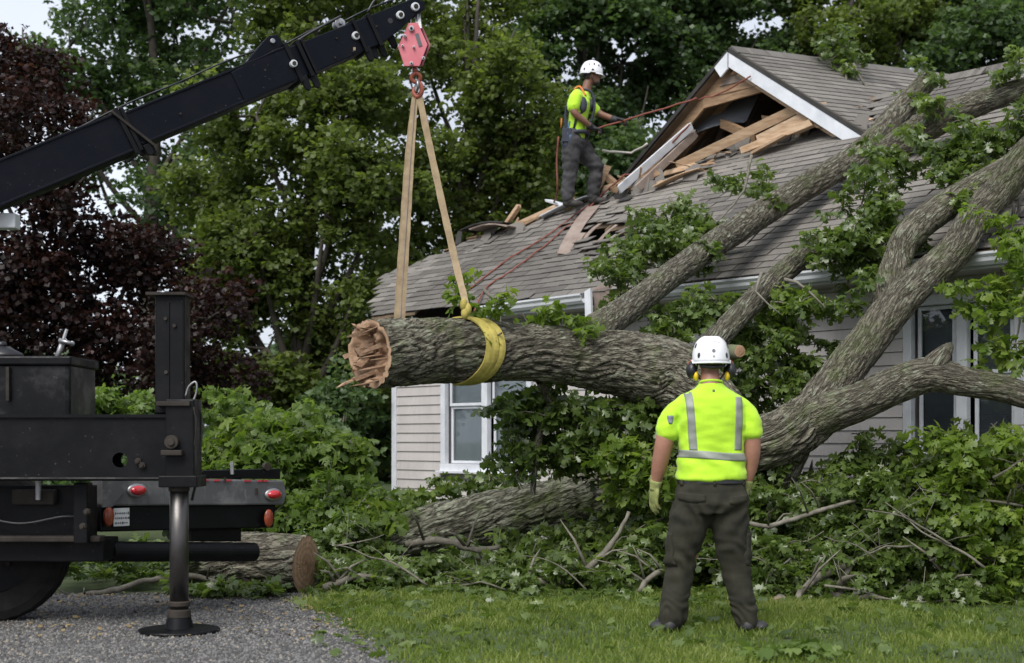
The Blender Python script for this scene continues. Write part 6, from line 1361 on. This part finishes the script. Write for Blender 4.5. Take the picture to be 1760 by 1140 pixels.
# helmet
def helmet(c, fwd, parent, s=1.0, white=M['helmet'], muffs=True, voxel=.006):
    """shell with a peak, vents, chin strap and ear defenders; fwd = facing direction"""
    f = Vector(fwd).normalized(); r = f.cross(Vector((0,0,1))).normalized(); up = r.cross(f).normalized(); Mx = Matrix((r, f, up)).transposed()
    def L(x, y, z): return c+Mx@Vector((x*s, y*s, z*s))
    m_ = MB(); vs = []; fs = []; n = 40; K = 12
    for k in range(K+1):
        ph = math.pi/2*k/K; z = math.sin(ph)**.92*.145; q = math.cos(ph)**.62
        for i in range(n):
            a = 2*math.pi*i/n; x = .117*q*math.cos(a); y = .140*q*math.sin(a); zz_ = z-(.028 if math.sin(a) < -.2 else .012)*(1-math.sin(ph))*1.0; 
            rid = .004*math.exp(-((abs(x)-.045)/.012)**2)*math.sin(ph); vs.append(L(x, y, zz_+rid))
    for k in range(K):
        for i in range(n): fs.append((k*n+i, k*n+(i+1) % n, (k+1)*n+(i+1) % n, (k+1)*n+i))
    inner = []
    for k in range(K+1):
        ph = math.pi/2*k/K; z = math.sin(ph)**.92*.137; q = math.cos(ph)**.62*.93
        for i in range(n): a = 2*math.pi*i/n; inner.append(L(.117*q*math.cos(a), .140*q*math.sin(a), z-(.028 if math.sin(a) < -.2 else .012)*(1-math.sin(ph))))
    b0 = len(vs); vs += inner
    for k in range(K):
        for i in range(n): fs.append((b0+k*n+i, b0+(k+1)*n+i, b0+(k+1)*n+(i+1) % n, b0+k*n+(i+1) % n))
    for i in range(n): fs.append((i, b0+i, b0+(i+1) % n, (i+1) % n))
    m_.add(vs, fs); hel = m_.build('helmet', white, parent, smooth=True); bv = BVHTree.FromPolygons([Vector(v) for v in m_.v], m_.f)
    rm = MB(); rm.tube([L(.119*math.cos(a), .142*math.sin(a), -.012-(.016 if math.sin(a) < -.2 else 0)+.002) for a in np.linspace(0, 2*math.pi, 60)], .0055*s, 8, cap=False); rm.build('rim', white, hel, smooth=True)
    pk = MB(); pv = []; 
    for j in range(5):
        for i in range(13): a = math.radians(20+140*i/12); q = 1+.23*j/4*math.sin(a)**1.2; pv.append(L(.117*q*math.cos(a), .140*q*math.sin(a), -.006-.016*(j/4)))
    for j in range(5):
        for i in range(13): a = math.radians(20+140*i/12); q = 1+.23*j/4*math.sin(a)**1.2; pv.append(L(.117*q*math.cos(a), .140*q*math.sin(a), -.012-.016*(j/4)))
    pf = []
    for j in range(4):
        for i in range(12): a0 = j*13+i; pf.append((a0, a0+1, a0+14, a0+13)); a0 += 65; pf.append((a0, a0+13, a0+14, a0+1))
    for i in range(12): pf.append((52+i, 53+i, 118+i, 117+i))
    pk.add(pv, pf); pk.build('peak', white, hel, smooth=True)
    def dot(x, y, z, rx, rz, mat, nm, n_=14, off=.0015):
        """disc lying on the shell at the direction (x,y,z)"""
        d = (Mx@Vector((x, y, z))).normalized(); o_ = c+Mx@Vector((0,0,.03*s))+d*.4; h = bv.ray_cast(o_, -d)
        if h[0] is None: return
        nn = h[1] if h[1].dot(d) > 0 else -h[1]; u_ = nn.cross(up).normalized(); v_ = nn.cross(u_); g = MB(); p0 = h[0]+nn*off
        g.prism([p0+u_*rx*s*math.cos(t_)+v_*rz*s*math.sin(t_)-nn*.004 for t_ in np.linspace(0, 2*math.pi, n_, endpoint=False)], nn*.005); g.build(nm, mat, hel)
    for sx in (-1, 1):
        dot(sx*.085, -.09, -.01, .011, .017, M['plastic_black'], 'vent'); dot(sx*.10, -.035, .055, .009, .016, M['plastic_black'], 'vent'); dot(sx*.10, .02, .06, .009, .016, M['plastic_black'], 'vent'); dot(sx*.085, .08, .055, .009, .015, M['plastic_black'], 'vent'); dot(sx*.12, .01, -.015, .016, .012, M['plastic_black'], 'clip')
        dot(sx*.06, .12, .05, .008, .013, M['plastic_black'], 'vent')
    dot(0, -.14, .018, .011, .011, simple('badge_grey', (.10,.11,.13), (.2,.21,.23), 60, .4), 'round_badge', 20); dot(0, -.14, -.018, .006, .006, M['tape'], 'adjuster_dial', 12)
    for k in range(9): dot(-.040+.010*k, -.115, .078, .0036, .0022, M['ink'], 'lettering', 6, .0008)
    if muffs:
        for sx in (-1, 1):
            g = MB(); g.ball(L(sx*.122, -.012, -.070), (.034*s, .046*s, .052*s), 18, 12, Mx); cup = g.build('ear_defender', M['plastic_black'], parent, smooth=True)
            g = MB(); g.ball(L(sx*.098, -.030, -.105), (.017*s, .026*s, .030*s), 16, 10, Mx); g.build('cushion', M['plastic_yellow'], cup, smooth=True)
            g = MB(); P2, R2 = catmull([L(sx*.118, 0, .0), L(sx*.142, 0, -.03), L(sx*.140, 0, -.075)], [.004*s]*3, .01); g.tube(P2, R2, 8); g.build('arm', M['hookred'], cup, smooth=True)
    g = MB(); P2, R2 = catmull([L(-.085,-.02,-.02), L(-.080,.03,-.10), L(0,.06,-.145), L(.080,.03,-.10), L(.085,-.02,-.02)], [.0055*s]*5, .01); g.tube(P2, R2, 6); g.build('chin_strap', M['plastic_black'], parent, smooth=True)
    g = MB(); g.tube([L(-.075,-.085,-.045), L(0,-.108,-.055), L(.075,-.085,-.045)], [.010*s, .013*s, .010*s], 10); g.build('headband', M['plastic_black'], parent, smooth=True)
    return hel
helmet(q1(1222.5, 616, .025), (0, 1, 0), w1)
# ================ worker on the roof, facing right
Y2 = 17.75; S2 = Y2/F
w2 = thing('person', 'worker in harness and white helmet standing on the torn roof hauling a red rope', 'person', W(1000, 352, Y2))
def q2(px, py, y=0.0): return Vector(((px-880)*S2, Y2, CH+(HY-py)*S2))+Vector((0, y, 0))
b = MB(); k2 = 1.0
hp = q2(991, 238); ch = q2(999, 182); nk = q2(1008, 152); hd = q2(1017, 131)
def torso(mb, g, ex=0):
    for (P0, P1, r0, r1) in [(q2(989,245), q2(990,228), .150, .145), (q2(990,228), q2(994,200), .145, .150), (q2(994,200), q2(1000,176), .150, .160), (q2(1000,176), q2(1006,160), .150, .095)]:
        n = 22; ax_ = (P1-P0).normalized(); sdv = Vector((0,1,0)); u_ = sdv.cross(ax_).normalized(); vs = []
        for (P, r) in ((P0, r0), (P1, r1)):
            for i in range(n): a = 2*math.pi*i/n; vs.append(P+u_*math.cos(a)*r*.74*g+sdv*math.sin(a)*r*1.12*g)
        mb.add(vs, [(i, (i+1) % n, n+(i+1) % n, n+i) for i in range(n)]+[tuple(range(n))[::-1], tuple(range(n, 2*n))])
torso(b, .92); limb(b, [q2(1005,162), q2(1011,142)], [.062,.058])
b.ball(hd, (.098,.076,.112), 18, 12); b.ball(hd+Vector((.045,0,-.065)), (.055,.050,.048), 12, 10); b.ball(hd+Vector((.107,0,-.018)), (.022,.012,.020), 10, 8); b.ball(hd+Vector((.088,0,.02)), (.02,.04,.010), 10, 8); b.ball(hd+Vector((.09,0,-.062)), (.014,.024,.010), 8, 6)
for s in (-1, 1): b.ball(hd+Vector((-.005, s*.078, -.012)), (.022,.012,.032), 10, 8)
armN = ([q2(989,173,-.17), q2(984,190,-.20), q2(988,203,-.22), q2(1003,214,-.17), q2(1016,222,-.10)], [.066,.056,.046,.040,.030])
armF = ([q2(1012,172,.15), q2(1022,183,.16), q2(1035,193,.14), q2(1048,200,.07), q2(1058,206,.0)], [.060,.052,.044,.038,.029])
for P_, R_ in (armN, armF): limb(b, P_, R_)
hand(armN[0][-1], (.9,.3,-.2), (0,.3,-1), (.3,1,.3), 1.05, 1.0, body=b); hand(armF[0][-1], (1,-.15,-.15), (0,-.2,-1), (.3,-1,.3), 1.05, 1.0, body=b)
legN = ([q2(983,250,-.09), q2(980,280,-.10), q2(980,302,-.08), q2(976,325,-.10), q2(975,346,-.10)], [.095,.085,.064,.054,.042])
legF = ([q2(997,250,.09), q2(1015,270,.10), q2(1025,286,.10), q2(1023,312,.12), q2(1020,336,.12)], [.095,.085,.064,.054,.042])
for P_, R_ in (legN, legF): limb(b, P_, R_)
for (px, py, y) in ((978,352,-.10), (1024,342,.12)): b.ball(q2(px,py,y)+Vector((.05,0,.0)), (.11,.04,.035), 12, 8)
finish_mesh(b, 'body', M['skin2'], w2, .011, 2)
mb = MB()
for s in (-1, 1): mb.ball(hd+Vector((.090, s*.030, .003)), (.009,.012,.008), 8, 6)
mb.build('eyes', M['white'], w2, smooth=True)
mb = MB(); mb.ball(hd+Vector((-.022,0,.004)), (.088,.083,.09), 18, 12); finish_mesh(mb, 'hair', M['hair'], w2, .009, 1)
mb = MB(); mb.ball(hd+Vector((.050,0,-.085)), (.052,.050,.036), 12, 8); finish_mesh(mb, 'beard', M['hair'], w2, .009, 1)
sh = MB(); torso(sh, 1.06); limb(sh, [armN[0][0]+Vector((.03,.08,.03)), armN[0][0], armN[0][1]+Vector((.0,0,.0)), q2(984,191,-.20)], [.08,.082,.082,.078]); limb(sh, [armF[0][0]+Vector((-.05,-.08,.02)), armF[0][0], armF[0][1], q2(1024,185,.16)], [.08,.078,.074,.07])
s2o, bs2 = finish_mesh(sh, 'shirt', M['hivis'], w2, .012, 4, lambda x, y, z: .010*nz(x, y, z, 9)+.006*nz(x, y, z, 20))
tr = MB()
for (P_, R_) in (legN, legF): limb(tr, [P_[0]+Vector((0,0,.06)), P_[0], P_[1], P_[2], P_[3], P_[4]+Vector((0,0,.03))], [.13,.128,.112,.094,.086,.078], 18)
tr.ball(q2(989,246), (.13,.19,.12), 18, 12)
finish_mesh(tr, 'trousers', M['denim'], w2, .012, 4, lambda x, y, z: .022*nz(x*.7, y*.7, z*1.6, 9)+.008*nz(x, y, z, 22))
for (P_, R_), dd, pn, ts, cu in [(armN, (.9,.3,-.2), (0,.3,-1), (.3,1,.3), 1.0), (armF, (1,-.15,-.15), (0,-.2,-1), (.3,-1,.3), 1.0)]:
    g = MB(); g.tube([P_[-2].lerp(P_[-1], .6), P_[-1]], [.044,.038], 14); hand(P_[-1], dd, pn, ts, 1.2, cu, body=g); finish_mesh(g, 'glove', M['glove_dark'], w2, .007, 1)
for (px, py, y) in ((977,351,-.10), (1022,341,.12)):
    g = MB(); c = q2(px,py,y); g.ball(c+Vector((.07,0,-.01)), (.115,.052,.045), 14, 10); g.ball(c+Vector((-.02,0,.0)), (.06,.05,.055), 12, 8); g.tube([c, c+Vector((-.01,0,.16))], [.058,.060], 14); finish_mesh(g, 'boot', M['boot_dark'], w2, .010, 1)
# harness straps on the shirt, belt with gear
hz_ = MB()
for s in (-1, 1):
    P2, R2 = catmull([q2(988,228,s*.10)+Vector((-.10,0,0)), q2(985,190,s*.12)+Vector((-.09,0,0)), q2(994,164,s*.11)+Vector((-.02,0,.03)), q2(1010,166,s*.10)+Vector((.04,0,.03)), q2(1013,185,s*.10)+Vector((.06,0,0)), q2(1006,215,s*.09)+Vector((.06,0,0))], [.014]*6, .03); hz_.tube(P2, R2, 8)
    hz_.tube([q2(1000,198,s*.16), q2(990,205,s*.185), q2(985,228,s*.16)], .016, 8)
hz_.tube([q2(1014,190,-.10)+Vector((.05,0,0)), q2(1014,190,.10)+Vector((.05,0,0))], .016, 8)
hz_.ball(q2(1001,186,-.185), (.05,.03,.10), 12, 8); hz_.ball(q2(1016,182,-.02), (.035,.07,.08), 12, 8); hz_.build('harness', M['harness'], w2, smooth=True)
mb = MB(); n = 30
mb.tube([q2(990,232)+Vector((.148*math.cos(a), .195*math.sin(a), .01*math.cos(a))) for a in np.linspace(0, 2*math.pi, n)], .026, 8, cap=False); mb.build('belt', M['harness'], w2, smooth=True)
mb = MB(); mb.box(q2(973,238,-.17), (.11,.08,.17)); mb.ball(q2(972,250,-.16), (.05,.04,.10), 10, 8); mb.tube([q2(969,222,-.17), q2(966,250,-.18), q2(970,270,-.15)], .014, 8); mb.build('tool_pouch', M['harness'], w2, bevel=.01)
mb = MB(); mb.tube([q2(978,215,-.19), q2(974,235,-.20), q2(981,255,-.19), q2(984,235,-.2)], .012, 8); mb.box(q2(981,245,-.2), (.05,.03,.10)); mb.build('blue_strap', M['harness_blue'], w2, smooth=True)
mb = MB(); P2, R2 = catmull([q2(990,160,-.09)+Vector((-.03,0,.02)), q2(996,157,-.10)+Vector((0,0,.03)), q2(1003,170,-.13)+Vector((.02,-.02,0))], [.013]*3, .02); mb.tube(P2, R2, 8); mb.tube([q2(965,205,-.05), q2(964,222,-.05)], .008, 8); mb.build('orange_strap', M['orange'], w2, smooth=True)
helmet(hd+Vector((-.005,0,.035)), (1, 0, -.12), w2, 1.03, muffs=False)
